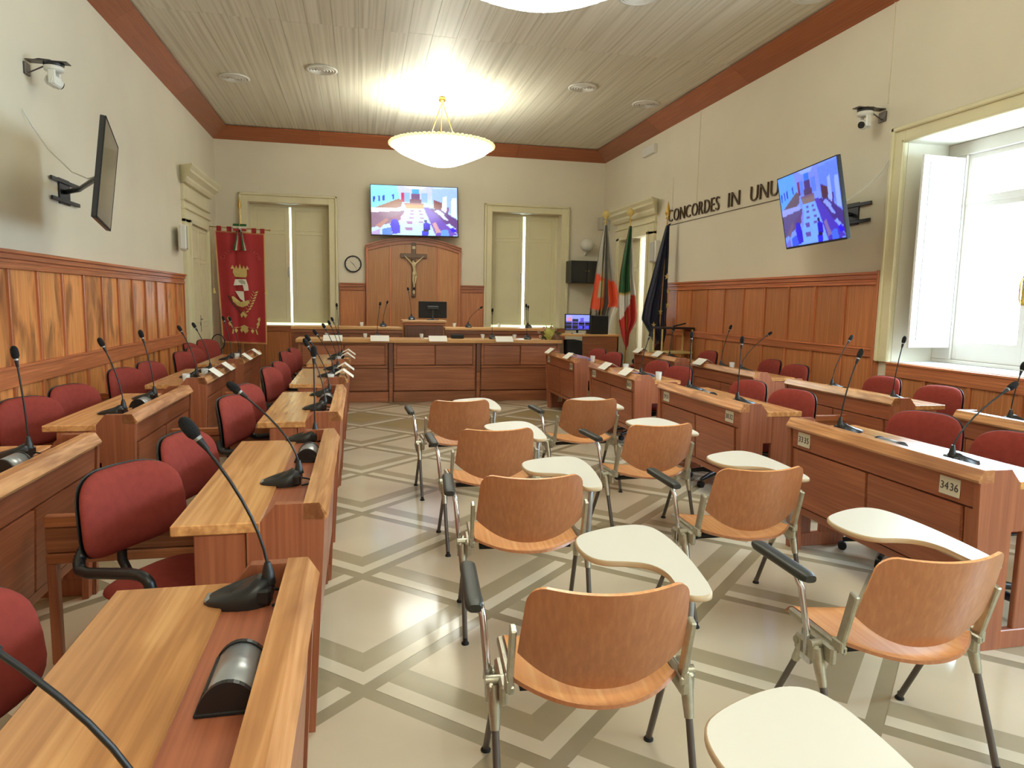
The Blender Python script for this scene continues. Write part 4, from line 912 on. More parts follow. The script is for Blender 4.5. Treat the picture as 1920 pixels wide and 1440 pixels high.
# ================================================================= dais
def dais():
    t = thing('front_counter', 'long wooden front counter of the dais with recessed panels and dark pilasters', 'counter', (0, 10.58, 0))
    x0, x1 = -0.90, 3.10; px = [-0.90, 0.445, 1.79, 3.10]; dp = 0.055
    G().cbox(x0 - 0.03, x1 + 0.03, -0.05, 0.52, 0.908, 0.962, 0.006).build('worktop', 'dais_top', t)
    G().cbox(x0, x1, 0.06, 0.10, 0.165, 0.905).build('carcass', 'dais_front', t)
    for a in (x0, x1 - 0.03): G().cbox(a, a + 0.03, 0.0, 0.5, 0.0, 0.905).build('end_panel', 'dais_front', t)
    for i in range(3):
        a = px[i] + (0 if i == 0 else 0.035); b = px[i + 1] - (0 if i == 2 else 0.035); m = (a + b) / 2
        G().cbox(a + 0.01, b - 0.01, 0.012, 0.05, 0.875, 0.905).build('top_rail', 'dais_front', t)
        for u, v_ in ((a + 0.05, m - 0.004), (m + 0.004, b - 0.05)): G().cbox(u, v_, 0.022, 0.055, 0.565, 0.872, 0.008).build('upper_panel', 'dais_front', t)
        for u, v_ in ((a + 0.01, a + 0.05), (b - 0.05, b - 0.01)): G().cbox(u, v_, 0.014, 0.055, 0.56, 0.875).build('stile', 'dais_front', t)
        G().cbox(a + 0.01, b - 0.01, 0.012, 0.055, 0.522, 0.558).build('middle_rail', 'dais_front', t)
        G().cbox(a + 0.01, b - 0.01, 0.018, 0.055, 0.170, 0.518, 0.008).build('lower_panel', 'dais_front', t)
        G().cbox(a + 0.004, b - 0.004, 0.0, 0.055, 0.0, 0.160).build('plinth', 'dais_front', t)
    for p in px[1:3]:
        G().cbox(p - 0.032, p + 0.032, -0.01, 0.05, 0.46, 0.905).build('pilaster', 'dais_dark', t); G().cbox(p - 0.028, p + 0.028, 0.006, 0.05, 0.0, 0.46).build('pilaster', 'dais_front', t)
    p = struct(G().box(-1.3, 3.6, 11.15, 14.9, 0.0, 0.14).build('floor_platform', 'dais_front'))
    t2 = thing('rear_counter', 'higher wooden rear counter of the dais behind the front one', 'counter', (0, 11.9, 0))
    for a, b in ((-1.12, 0.70), (1.42, 3.30)):
        G().cbox(a, b, -0.03, 0.45, 1.045, 1.092, 0.006).build('worktop', 'dais_top', t2); G().cbox(a, b, 0.03, 0.07, 0.14, 1.042).build('front_board', 'dais_front', t2)
        m = (a + b) / 2
        for u, v_ in ((a + 0.05, m - 0.02), (m + 0.02, b - 0.05)): G().cbox(u, v_, 0.012, 0.03, 0.25, 0.97, 0.006).build('front_panel', 'dais_front', t2)
        G().cbox(a, b, 0.005, 0.03, 0.985, 1.042).build('top_rail', 'dais_front', t2)
    for a in (-1.12, 3.27): G().cbox(a, a + 0.03, 0.05, 0.44, 0.14, 1.04).build('end_panel', 'dais_front', t2)
    t3 = thing('lectern', 'dark panelled wooden lectern standing in the middle of the rear counter', 'lectern', (1.06, 11.80, 0.14))
    G().cbox(-0.325, 0.325, 0, 0.50, 0, 0.985).build('body', 'dais_dark', t3); G().cbox(-0.372, 0.372, -0.04, 0.55, 1.035, 1.075, 0.006).build('top', 'dais_top', t3); G().cbox(-0.35, 0.35, -0.02, 0.52, 0.985, 1.035, 0.01).build('moulding', 'rail_x', t3)
    for a, b in ((-0.29, -0.01), (0.01, 0.29)): G().cbox(a, b, -0.012, 0.0, 0.1, 0.93, 0.006).build('panel', 'dais_dark', t3)
dais()
m = thing('desktop_monitor', 'black desktop monitor seen from behind on the lectern', 'monitor', (1.23, 12.10, 1.216))
G().cbox(-0.245, 0.245, -0.012, 0.018, 0.03, 0.32, 0.006).build('screen', 'black_matte', m); G().cbox(-0.10, 0.10, -0.03, -0.012, 0.18, 0.24, 0.006).build('rear_bulge', 'black', m)
G().cbox(-0.02, 0.02, -0.02, -0.012, 0.0, 0.2).cbox(-0.10, 0.10, -0.08, 0.08, 0.0, 0.012).build('stand', 'black', m)
for k, (x, lb) in enumerate([(-0.40, 'leftmost on the front dais counter'), (0.28, 'second from the left on the front dais counter'), (1.15, 'in the middle of the front dais counter'), (2.18, 'on the right of the front dais counter')]):
    o = card(x, 10.545, 0.965, radians(-90), 'white name card ' + lb); o.scale = (1.0, 1.25, 1.15)
for k, (x, y, dx, dz, lb) in enumerate([(-0.33, 10.80, -0.02, 0.42, 'far left of the front dais counter'), (0.25, 10.80, 0.05, 0.45, 'on the front dais counter beside the second card'), (2.05, 10.80, 0.0, 0.38, 'on the front dais counter beside the right card'), (2.62, 10.80, -0.02, 0.46, 'at the right end of the front dais counter')]):
    mic(x, y, 0.962, 90, dx, dz, 0.0, 'black gooseneck microphone ' + lb, 'dais microphones')
for k, (x, y, z, dx, dz, lb) in enumerate([(0.38, 12.1, 1.092, 0.08, 0.34, 'on the rear dais counter left of the lectern'), (1.86, 12.1, 1.092, 0.25, 0.27, 'on the rear dais counter slanting right'), (0.86, 12.05, 1.216, -0.06, 0.45, 'on the lectern below the crucifix'), (2.95, 12.1, 1.092, 0.0, 0.30, 'on the rear dais counter before the right shutters')]):
    mic(x, y, z, 90, dx, dz, 0.0, 'black gooseneck microphone ' + lb, 'dais microphones')
for x, y, z, lab in [(-0.50, 10.85, 0.9625, 'clear tumbler at the left end of the front dais counter'), (0.07, 10.85, 0.9625, 'clear tumbler between the two left cards of the dais'), (0.93, 10.85, 0.9625, 'clear tumbler left of the middle dais card'), (1.90, 10.85, 0.9625, 'clear tumbler left of the right dais card'), (2.42, 10.85, 0.9625, 'clear tumbler right of the right dais card'), (2.42, 12.15, 1.0925, 'clear tumbler on the rear dais counter, right'), (0.02, 12.15, 1.0925, 'clear tumbler on the rear dais counter, left'), (1.62, 12.15, 1.0925, 'clear tumbler on the rear dais counter by the lectern')]:
    cup(x, y, z, lab, 0.032, 0.07)
tag(G().cbox(-0.10, 0.10, -0.06, 0.06, 0, 0.062, 0.01).build('handbag', 'black_matte', None, (1.50, 10.90, 0.9625)), 'small black box lying on the front dais counter', 'box')
t = thing('open_papers', 'loose white papers behind the middle dais card', 'papers', (1.12, 10.78, 0.9625))
G().box(-0.15, 0.05, -0.1, 0.16, 0, 0.003).build('sheet', 'paper', t); G().cbox(-0.02, 0.20, -0.08, 0.14, 0.004, 0.007).build('sheet', 'paper', t)
# bouquet at the right end of the counter
t = thing('flower_bouquet', 'wrapped bouquet with one big yellow-green bloom on the dais corner', 'flowers', (2.95, 10.66, 1.03))
g = G()
for k in range(5):
    r = 0.075 - k * 0.012
    for j in range(9): a = 2 * pi * j / 9 + k; g.sphere((r * cos(a), -0.03 - k * 0.008, 0.03 + r * sin(a)), 0.030, 8, 5, (1, 0.5, 1))
g.build('yellow_bloom', 'petal', t)
for i in range(9):
    a = i * 0.7; g = G(); c = (0.16 * cos(a) - 0.02, -0.02 + 0.05 * sin(3 * a), 0.02 + 0.11 * sin(a))
    for j in range(6): b = 2 * pi * j / 6; g.sphere((c[0] + 0.016 * cos(b), c[1] - 0.004, c[2] + 0.016 * sin(b)), 0.012, 6, 4)
    g.build('pink_flower', 'petal_pink', t)
for i in range(26):
    a = random.uniform(0, 2 * pi); L = random.uniform(0.14, 0.26); w_ = 0.014; d = Vector((cos(a) * 1.1, random.uniform(-0.6, 0.3), sin(a) * 0.55 + 0.05)).normalized(); n_ = d.cross(Vector((0, 1, 0.2))).normalized() * w_
    p = [Vector((0, 0, 0.0)) + d * 0.05, d * L * 0.6 + n_, d * L, d * L * 0.6 - n_]; e = Vector((0, 0.002, 0)); q = p + [x_ + e for x_ in p]
    G()._add([tuple(x_) for x_ in q], [(0, 1, 2, 3), (7, 6, 5, 4), (0, 4, 5, 1), (1, 5, 6, 2), (2, 6, 7, 3), (3, 7, 4, 0)]).build('leaf', 'green' if i % 3 else 'wrap', t)
G().tube([(0.06, 0.02, 0.0), (0.16, -0.02, -0.10), (0.19, -0.05, -0.30)], 0.05, 10, taper=[0.10, 0.07, 0.04]).build('wrapping', 'wrap', t)
# ================================================================= screens, signs and wall equipment
def lerp(a, b, t): return a + (b - a) * t
def inpoly(x, y, P):
    c = False; j = len(P) - 1
    for i in range(len(P)):
        if (P[i][1] > y) != (P[j][1] > y) and x < (P[j][0] - P[i][0]) * (y - P[i][1]) / (P[j][1] - P[i][1]) + P[i][0]: c = not c
        j = i
    return c
def C3(r, g_, b): return srgb(r, g_, b)[:3]
def room_picture(tint):
    """broadcast picture of the council room, as polygons in 0..1 (x right, y down)"""
    T = lambda r, g_, b: tuple(min(1, c * k) for c, k in zip(C3(r, g_, b), tint))
    L = [([(0, 0), (1, 0), (1, 1), (0, 1)], T(200, 220, 255)), ([(0, 0), (.34, 0), (.33, .28), (0, .48)], T(150, 235, 250)), ([(.3, 0), (.72, 0), (.68, .28), (.33, .28)], T(205, 205, 250)), ([(.70, .04), (1, .02), (1, .6), (.70, .35)], T(170, 195, 250)),
         ([(.38, 0), (.64, 0), (.58, .06), (.45, .06)], T(255, 255, 250)), ([(.47, .06), (.55, .06), (.55, .15), (.47, .15)], T(60, 170, 210)), ([(.46, .15), (.56, .15), (.56, .29), (.46, .29)], T(120, 70, 110)), ([(.44, .26), (.58, .26), (.58, .36), (.44, .36)], T(130, 80, 90)),
         ([(.34, .14), (.38, .14), (.38, .33), (.34, .33)], T(210, 40, 90)), ([(.38, .13), (.44, .13), (.44, .32), (.38, .32)], T(150, 185, 220)), ([(.58, .13), (.65, .13), (.65, .33), (.58, .33)], T(150, 185, 230)),
         ([(0, .48), (.31, .26), (.36, .30), (.34, .42), (0, .62)], T(170, 120, 90)), ([(0, .46), (.34, .46), (.36, .50), (0, .56)], T(255, 235, 225)), ([(0, .55), (.40, .50), (.30, .72), (0, .86)], T(150, 110, 120)), ([(.36, .34), (.60, .34), (.60, .40), (.40, .40)], T(190, 130, 110)), ([(.38, .38), (.60, .38), (.60, .45), (.40, .45)], T(220, 160, 100)),
         ([(.40, .45), (.60, .45), (.72, 1), (.24, 1)], T(200, 250, 255)), ([(.72, .26), (.82, .32), (.82, .52), (.72, .44)], T(130, 60, 60)), ([(.83, .2), (.87, .18), (.87, .55), (.81, .46)], T(255, 255, 255)), ([(.93, .22), (.99, .22), (.99, .62), (.92, .58)], T(250, 255, 255)), ([(.87, .40), (.90, .40), (.88, .62), (.86, .60)], T(140, 90, 130)), ([(.80, .46), (1, .66), (1, .95), (.60, .42)], T(110, 70, 120)),
         ([(.60, .42), (.66, .42), (1, .98), (.74, 1)], T(120, 80, 170)), ([(.72, .48), (.78, .47), (.85, .56), (.78, .56)], T(235, 235, 255)), ([(.78, .56), (.83, .56), (.90, .68), (.84, .66)], T(230, 235, 250)), ([(.86, .76), (.90, .74), (.98, .85), (.92, .84)], T(220, 235, 255)), ([(.70, .74), (.74, .72), (.80, .92), (.74, .94)], T(220, 160, 150)),
         ([(.04, .82), (.17, .66), (.19, .70), (.10, .86)], T(190, 130, 110)), ([(0, .95), (.09, .88), (.10, 1), (0, 1)], T(190, 160, 190)), ([(.12, .88), (.22, .84), (.24, 1), (.12, 1)], T(80, 130, 210)), ([(.20, .66), (.34, .56), (.36, .66), (.24, .78)], T(150, 90, 110)), ([(.34, .60), (.40, .52), (.36, .74), (.33, .78)], T(210, 190, 220)),
         ([(.21, .78), (.24, .68), (.29, .67), (.32, .76), (.33, .96), (.24, .98)], T(50, 20, 190)), ([(.59, .74), (.64, .72), (.68, .76), (.67, .88), (.60, .90)], T(50, 20, 180)), ([(.58, .90), (.66, .89), (.65, 1), (.58, 1)], T(60, 50, 220)), ([(.60, .68), (.64, .68), (.64, .73), (.60, .73)], T(30, 10, 90)), ([(.59, .86), (.66, .86), (.66, .92), (.59, .92)], T(30, 20, 60)), ([(.90, .84), (.95, .82), (.99, .90), (.93, .92)], T(60, 30, 220)),
         ([(.80, .88), (.88, .86), (.90, 1), (.80, 1)], T(110, 160, 240))]
    for x, y, s in ((.47, .49, .03), (.47, .55, .035), (.46, .62, .045), (.44, .71, .055), (.43, .83, .065), (.56, .49, .03), (.57, .55, .035), (.58, .62, .04), (.57, .70, .04)): L.append(([(x - s * .8, y), (x + s * .6, y), (x + s * .6, y + s), (x - s * .6, y + s)], T(170, 110, 150)))
    for x, y in ((.02, .24), (.08, .22), (.13, .21), (.24, .18)): L.append(([(x, y), (x + .026, y - .01), (x + .024, y + .10), (x + .003, y + .10)], T(60, 70, 180)))
    return L
def screen_mesh(W, H, layers, nx=112, ny=63):
    g = G(); cols = []
    for j in range(ny + 1):
        for i in range(nx + 1):
            u, v = i / nx, 1 - j / ny; c = (0, 0, 0)
            for P, col in layers:
                if inpoly(u + 1e-4, v + 1e-4, P): c = col
            n_ = 0.92 + 0.16 * random.random(); cols.append(tuple(x * n_ for x in c) + (1,)); g.v.append(((u - .5) * W, 0, (j / ny - .5) * H))
    for j in range(ny):
        for i in range(nx): g.f.append((j * (nx + 1) + i, j * (nx + 1) + i + 1, (j + 1) * (nx + 1) + i + 1, (j + 1) * (nx + 1) + i)); g.m.append(0); g.s.append(False)
    return g, cols
def television(name, label, W, H, centre, normal_yaw, tilt, roll=0, layers=None, mount=None, group='wall-mounted televisions'):
    """screen faces local -y"""
    t = thing(name, label, 'television', centre, 0, group); t.rotation_euler = (tilt, roll, normal_yaw)
    G().cbox(-W / 2, W / 2, 0.0, 0.035, -H / 2, H / 2, 0.004).build('cabinet', 'black', t)
    b = G()
    for q in ((-W / 2, W / 2, -H / 2, -H / 2 + 0.016), (-W / 2, W / 2, H / 2 - 0.009, H / 2), (-W / 2, -W / 2 + 0.009, -H / 2, H / 2), (W / 2 - 0.009, W / 2, -H / 2, H / 2)): b.box(q[0], q[1], -0.006, 0.001, q[2], q[3])
    b.build('bezel', 'black_matte', t)
    if layers: g, cols = screen_mesh(W - 0.02, H - 0.026, layers); g.build('screen', 'screen', t, (0, -0.003, 0.003), cols=cols)
    else: G().box(-W / 2 + 0.009, W / 2 - 0.009, -0.004, 0.0, -H / 2 + 0.016, H / 2 - 0.009).build('screen', 'screen_off', t)
    G().cbox(-W * 0.3, W * 0.3, 0.035, 0.06, -H * 0.36, H * 0.1, 0.01).build('rear_cover', 'black', t)
    return t
TINT = (0.80, 0.88, 1.15); TINT2 = (0.22, 0.32, 1.05)
television('television', 'large lit television above the arched wooden panel on the back wall', 1.80, 1.03, (1.12, 14.70, 3.38), radians(0.5), radians(-3), radians(-0.8), room_picture(TINT))
t_ = thing('television_bracket', 'black fixed bracket behind the central television', 'bracket', (1.12, BY, 3.30), 0, 'television brackets'); G().cbox(-0.3, 0.3, -0.02, 0, -0.15, 0.15, 0.003).build('wall_plate', 'black', t_); G().cbox(-0.22, -0.18, -0.235, -0.02, -0.12, 0.12).cbox(0.18, 0.22, -0.235, -0.02, -0.12, 0.12).build('arm', 'black', t_)
# mounts (wall side)
def mount(name, label, wallx, s, y, z, ex, ey):
    t = thing(name, label, 'bracket', (wallx, y, z), 0, 'television brackets')
    G().cbox(0, s * 0.02, -0.12, 0.12, -0.12, 0.12, 0.003).build('wall_plate', 'black', t)
    for dz in (-0.09, 0.09): G().cbox(s * 0.015, s * 0.035, -0.32, 0.32, dz - 0.018, dz + 0.018, 0.003).build('rail', 'black', t)
    mid = (s * 0.22, ey * 0.3 + 0.12, 0); e = (ex - wallx, ey, 0)
    G().tube([(s * 0.02, 0, 0), mid], 0.024, 8).tube([mid, e], 0.022, 8).build('swing_arm', 'black', t)
    return t
television('television', 'lit television tilted from the right wall, showing a blue picture', 1.34, 0.80, (4.62, 6.59, 2.60), radians(-99.9), radians(11.7), 0, [([(0, 0), (1, 0), (1, 1), (0, 1)], (.10, .16, .75)), *room_picture(TINT2)])
television('television', 'switched-off television on the left wall seen almost edge-on', 1.23, 0.75, (-2.016, 6.405, 2.493), radians(103.5), radians(7.1), 0)
mount('television_bracket', 'black swing bracket holding the right television', RX, -1, 6.85, 2.58, 4.70, -0.22)
mount('television_bracket', 'black swing bracket holding the left television', LX, 1, 7.62, 2.53, -2.09, -1.15)
G().tube([(LX + 0.015, 6.84, 3.10), (LX + 0.05, 6.92, 2.98), (LX + 0.12, 7.02, 2.82), (LX + 0.28, 7.08, 2.64), (LX + 0.45, 6.95, 2.57), (-2.12, 6.62, 2.56)], 0.006, 6).build('tv_cable', 'white_plastic')
tag(bpy.data.objects['tv_cable'], 'white cable drooping from the trunking to the left television', 'cable')
tag(G().tube([(RX - 0.01, 6.33, 3.09), (RX - 0.05, 6.35, 2.98), (RX - 0.14, 6.45, 2.83), (RX - 0.30, 6.55, 2.68), (4.80, 6.62, 2.62)], 0.006, 6).build('tv_cable', 'white_plastic'), 'white cable drooping to the right television', 'cable')
# dome cameras
def ptz(x, y, z, s, label, face):
    t = thing('wall_camera', label, 'camera', (x, y, z), 0, 'white remote cameras')
    G().cbox(0, s * 0.02, -0.05, 0.05, -0.05, 0.05, 0.003).cbox(s * 0.015, s * 0.34, -0.05, 0.05, 0.065, 0.075, 0.002).tube([(s * 0.02, 0, -0.03), (s * 0.2, 0, 0.065)], 0.006, 6).build('shelf_bracket', 'steel_dark', t)
    c = (s * 0.22, 0, 0)
    G().lathe([(0.075, 0.035), (0.08, 0.045), (0.08, 0.063), (0.02, 0.066)], 20, c).build('black_ring', 'black', t)
    G().lathe([(0.05, -0.01), (0.075, 0.0), (0.078, 0.034), (0.06, 0.037)], 20, c).build('turret', 'white_plastic', t)
    for q in (-1, 1): G().cbox(c[0] - 0.03, c[0] + 0.03, q * 0.055 - 0.012, q * 0.055 + 0.012, -0.12, 0.0, 0.008).build('yoke', 'white_plastic', t)
    hd = G().tube([(-0.06, 0, 0), (0.05, 0, 0)], 0.045, 16).cbox(-0.06, 0.04, -0.042, 0.042, -0.045, 0.045, 0.015); hd.xf(Matrix.Translation((c[0], 0, -0.09)) @ Matrix.Rotation(radians(face), 4, 'Z') @ Matrix.Rotation(radians(12), 4, 'Y')); hd.build('head', 'white_plastic', t)
    ln = G().tube([(0.045, 0, 0), (0.066, 0, 0)], 0.034, 16); ln.xf(Matrix.Translation((c[0], 0, -0.09)) @ Matrix.Rotation(radians(face), 4, 'Z') @ Matrix.Rotation(radians(12), 4, 'Y')); ln.build('lens', 'black', t)
    G().tube([(s * 0.01, 0.03, 0.08), (s * 0.08, 0.06, 0.11), (s * 0.18, 0.04, 0.10), (s * 0.24, 0.02, 0.065)], 0.006, 6).build('cable', 'black', t)
ptz(RX, 6.48, 3.53, -1, 'white remote camera on the right wall above the television', 200)
ptz(LX, 6.98, 3.47, 1, 'white remote camera on the left wall above the television', 60)

# raised inscription
ins = thing('wall_inscription', 'bronze letters CONCORDES IN UNUM on the right wall', 'sign', (RX, 0, 0))
def word(txt, ya, yb, zb, hgt):
    adv = []; gs = []
    for ch in txt:
        g = text_polys(ch, 1.0, 1.0, 0.06, 0.014); xs_ = [v[0] for v in g.v]; zs_ = [v[1] for v in g.v]; gs.append((g, min(xs_), max(xs_), min(zs_), max(zs_))); 
    capw = [(b - a) for _, a, b, _, _ in gs]; total = sum(capw) + 0.16 * (len(gs) - 1); sc = (ya - yb) / total; pos = ya
    for g, a, b, c0, c1 in gs:
        sy = hgt / (c1 - c0); m = Matrix(((0, 0, -0.35, -0.016), (-sc, 0, 0, pos + a * sc), (0, sy, 0, zb - c0 * sy), (0, 0, 0, 1))); g.xf(m)
        # serifs
        for zz in (zb, zb + hgt - 0.012):
            pass
        g.build('letter', 'bronze', ins); pos -= (b - a) * sc + 0.16 * sc
word('CONCORDES', 11.57, 9.80, 2.995, 0.205); word('IN', 9.53, 9.22, 2.995, 0.205); word('UNUM', 8.93, 8.02, 2.995, 0.205)
G().cbox(-0.012, 0, 7.95, 11.62, 2.935, 2.943, 0.001).build('fine_line', 'bronze', ins)

# clock
t = thing('wall_clock', 'round white wall clock with a black rim left of the arched panel', 'clock', (-0.141, BY, 2.281))
def disc(r, y0, y1, n=40): 
    g = G(); return g.prism([(r * cos(2 * pi * k / n), r * sin(2 * pi * k / n)) for k in range(n)], 'Y', y0, y1, 0, True)
disc(0.155, -0.03, 0).build('dial', 'dial', t)
g = G(); g.lathe([(0.145, 0), (0.172, 0), (0.176, 0.02), (0.168, 0.045), (0.150, 0.048), (0.145, 0.0)], 40); g.xf(Matrix.Rotation(radians(90), 4, 'X')); g.build('rim', 'black', t)
for k in range(12):
    a = k * pi / 6; G().prism([(0.128 * sin(a) - 0.004 * cos(a), 0.128 * cos(a) + 0.004 * sin(a)), (0.128 * sin(a) + 0.004 * cos(a), 0.128 * cos(a) - 0.004 * sin(a)), (0.143 * sin(a) + 0.004 * cos(a), 0.143 * cos(a) - 0.004 * sin(a)), (0.143 * sin(a) - 0.004 * cos(a), 0.143 * cos(a) + 0.004 * sin(a))], 'Y', -0.033, -0.03).build('hour_mark', 'ink', t)
for a, L, nm in ((radians(-50), 0.085, 'hour_hand'), (radians(142), 0.12, 'minute_hand')):
    g = G().prism([(-0.005, -0.02), (0.005, -0.02), (0.003, L), (-0.003, L)], 'Y', -0.037, -0.034); g.xf(Matrix.Rotation(a, 4, 'Y')); g.build(nm, 'black', t)

# crucifix
t = thing('crucifix', 'dark wooden crucifix with a pale carved figure on the arched panel', 'crucifix', (1.11, BY - 0.10, 1.62))
cz = 0.86
G().cbox(-0.045, 0.045, -0.025, 0.02, 0.0, 1.13, 0.006).build('upright', 'cross_wood', t); G().cbox(-0.28, 0.28, -0.03, 0.01, cz - 0.045, cz + 0.045, 0.006).build('crossbar', 'cross_wood', t)
G().cbox(-0.035, 0.035, -0.036, -0.025, 1.0, 1.06, 0.004).build('title_scroll', 'skin', t)
def skin_body(name, verts, edges, radii, mat, parent, sub=2):
    me = bpy.data.meshes.new(name); me.from_pydata(verts, edges, []); o = bpy.data.objects.new(name, me); COL.objects.link(o); o.parent = parent
    bm = bmesh.new(); bm.from_mesh(me); lay_ = bm.verts.layers.skin.verify(); bm.verts.ensure_lookup_table()
    for i, r in enumerate(radii): bm.verts[i][lay_].radius = (r, r); bm.verts[i][lay_].use_root = i == 0
    bm.to_mesh(me); bm.free()
    md = o.modifiers.new('skin', 'SKIN'); md.use_smooth_shade = True; sb = o.modifiers.new('sub', 'SUBSURF'); sb.levels = sub; sb.render_levels = sub
    me.materials.append(MT[mat]); return o
y = -0.055
V = [(0.012, y, 0.50), (0.008, y, 0.575), (0.0, y, 0.65), (-0.002, y, 0.70), (-0.012, y - 0.012, 0.725), (-0.022, y - 0.022, 0.745), (-0.026, y - 0.024, 0.775),
     (-0.045, y, 0.70), (-0.115, y + 0.008, 0.775), (-0.185, y + 0.016, 0.845), (-0.205, y + 0.016, 0.865), (0.045, y, 0.70), (0.115, y + 0.008, 0.770), (0.185, y + 0.016, 0.838), (0.205, y + 0.016, 0.858),
     (-0.010, y, 0.46), (-0.018, y - 0.028, 0.35), (-0.002, y + 0.004, 0.235), (-0.002, y - 0.014, 0.195), (0.036, y, 0.46), (0.030, y - 0.028, 0.35), (0.008, y + 0.004, 0.24), (0.010, y - 0.014, 0.20)]
E_ = [(0, 1), (1, 2), (2, 3), (3, 4), (4, 5), (5, 6), (3, 7), (7, 8), (8, 9), (9, 10), (3, 11), (11, 12), (12, 13), (13, 14), (0, 15), (15, 16), (16, 17), (17, 18), (0, 19), (19, 20), (20, 21), (21, 22)]
Rr = [0.040, 0.032, 0.040, 0.036, 0.014, 0.022, 0.020, 0.018, 0.0145, 0.009, 0.010, 0.018, 0.0145, 0.009, 0.010, 0.026, 0.021, 0.012, 0.010, 0.026, 0.021, 0.012, 0.010]
fig = skin_body('carved_figure', V, E_, Rr, 'skin', t)
G().lathe([(0.036, 0.43), (0.048, 0.455), (0.048, 0.50), (0.040, 0.525)], 12, (0.012, y, 0)).cbox(0.045, 0.062, y - 0.02, y + 0.01, 0.40, 0.50, 0.008).build('loincloth', 'skin', t)
G().sphere((-0.024, y - 0.015, 0.768), 0.028, 10, 8, (1, 0.9, 1.1)).tube([(-0.045, y - 0.005, 0.76), (-0.048, y, 0.725)], 0.010, 6).build('hair', 'cross_wood', t)
G().tube([(-0.026 + 0.028 * cos(a_), y - 0.024 + 0.026 * sin(a_), 0.778) for a_ in [2 * pi * k / 12 for k in range(13)]], 0.005, 6, cap=False).build('crown_of_thorns', 'cross_wood', t)
G().cbox(-0.022, 0.03, y - 0.01, y + 0.03, 0.165, 0.19, 0.004).build('foot_rest', 'black_matte', t); G().sphere((0.0, -0.03, 0.10), 0.03, 10, 8, (0.9, 0.5, 1.5)).build('skull_ornament', 'skin', t)

# ================================================================= gonfalon
gf = thing('city_banner', 'red velvet city banner with gold emblem hanging on a tall pole in the left corner', 'banner', (-2.23, 14.2, 0))
zt, zb = 2.80, 0.68; W0, W1 = 0.455, 0.41
def gb(u, v):   # v 0 bottom .. 1 top
    x = (2 * u - 1) * lerp(W1, W0, v); fold = 0.018 * sin(u * 17 + 0.6) * (1 - 0.4 * v) + 0.03 * math.exp(-((u - 0.36) / 0.05) ** 2)
    return (x + 0.04 * (1 - v), -0.02 + fold, lerp(zb, zt, v) - 0.03 * u)
RED = srgb(168, 38, 44); GOLD = srgb(214, 176, 112)
g = G().sheet(gb, 60, 60, th=0.004); nP = 61 * 61
cols = []
for j in range(61):
    for i in range(61): u, v = i / 60, j / 60; cols.append(GOLD if (u < 0.018 or u > 0.982 or v < 0.012 or v > 0.988) else RED)
cols = cols + cols; cols += [GOLD] * (len(g.v) - len(cols)); g.build('cloth', 'cloth', gf, cols=cols)
for k in range(5):
    u = [0.09, 0.29, 0.47, 0.78, 0.95][k]; p = gb(u, 1); G().cbox(p[0] - 0.04, p[0] + 0.04, -0.035, 0.025, p[2] - 0.01, p[2] + 0.085, 0.006).build('hanging_tab', plain('banner_red', srgb(160, 36, 42), 0.8) if k == 0 else 'banner_red', gf) if k == 0 else G().cbox(p[0] - 0.04, p[0] + 0.04, -0.035, 0.025, p[2] - 0.01, p[2] + 0.085, 0.006).build('hanging_tab', bpy.data.materials['banner_red'], gf)
G().tube([(-0.525, -0.005, 2.865), (0.53, -0.005, 2.835)], 0.010, 8).sphere((-0.535, -0.005, 2.865), 0.018, 8, 6).sphere((0.54, -0.005, 2.835), 0.018, 8, 6).build('crossbar', 'brass', gf)
G().tube([(0.0, 0.03, 0.03), (0.0, 0.03, 3.20)], 0.014, 8).tube([(0, 0.03, 3.20), (0, 0.03, 3.28), (0, 0.03, 3.34), (0, 0.03, 3.45)], 0.02, 8, taper=[0.014, 0.034, 0.026, 0.004]).build('pole', 'brass', gf)
G().cbox(-0.20, 0.20, -0.16, 0.20, 0.0, 0.05, 0.01).tube([(0, 0.03, 0.05), (0, 0.03, 0.45)], 0.03, 10).build('pole_stand', 'black_matte', gf)
for x in (-0.49, 0.45):
    G().tube([(x, -0.01, 2.85), (x - 0.01, -0.03, 2.2), (x, -0.02, 1.72)], 0.005, 6).lathe([(0.008, 0.10), (0.022, 0.085), (0.018, 0.07), (0.034, 0.0)], 10, (x, -0.02, 1.62)).build('tassel_cord', 'gold_thread', gf)
def onb(pts, mat='gold_thread', nm='embroidery', d=0.012):
    """flat embroidery patch following the cloth; pts in u,v"""
    n = len(pts); f = [(*gb(u, v),) for u, v in pts]; cu_ = sum(p[0] for p in pts) / n; cv = sum(p[1] for p in pts) / n; c = gb(cu_, cv)
    g = G(); top = [(x, y_ - d, z) for x, y_, z in f]; g._add(top + [(c[0], c[1] - d, c[2])] + [(x, y_ - 0.003, z) for x, y_, z in f], [(i, (i + 1) % n, n) for i in range(n)] + [(i, n + 1 + i, n + 1 + (i + 1) % n, (i + 1) % n) for i in range(n)])
    return g
def U(px, py): return ((px - 412) / 82.0, 1 - (py - 432) / 208.0)   # drawing frame of the emblem
emb = G()
class One:   # each embroidered motif is a part of its own
    def __init__(s, nm, mat): s.nm = nm; s.mat = mat
def addp(pts, store):
    if isinstance(store, One): onb([U(*p) for p in pts], d=0.012).build(store.nm, store.mat, gf); return
    g = onb([U(*p) for p in pts]); o = len(store.v); store.v += g.v; store.f += [tuple(i + o for i in f) for f in g.f]; store.m += g.m; store.s += g.s
crown = G(); addp([(439, 500), (462, 500), (462, 512), (460, 516), (441, 516), (438, 508)], crown)
for k, x in enumerate((438, 444, 450.5, 457, 463)): addp([(x - 3, 501), (x, 494 - (3 if k == 2 else 0)), (x + 3, 501)], crown)
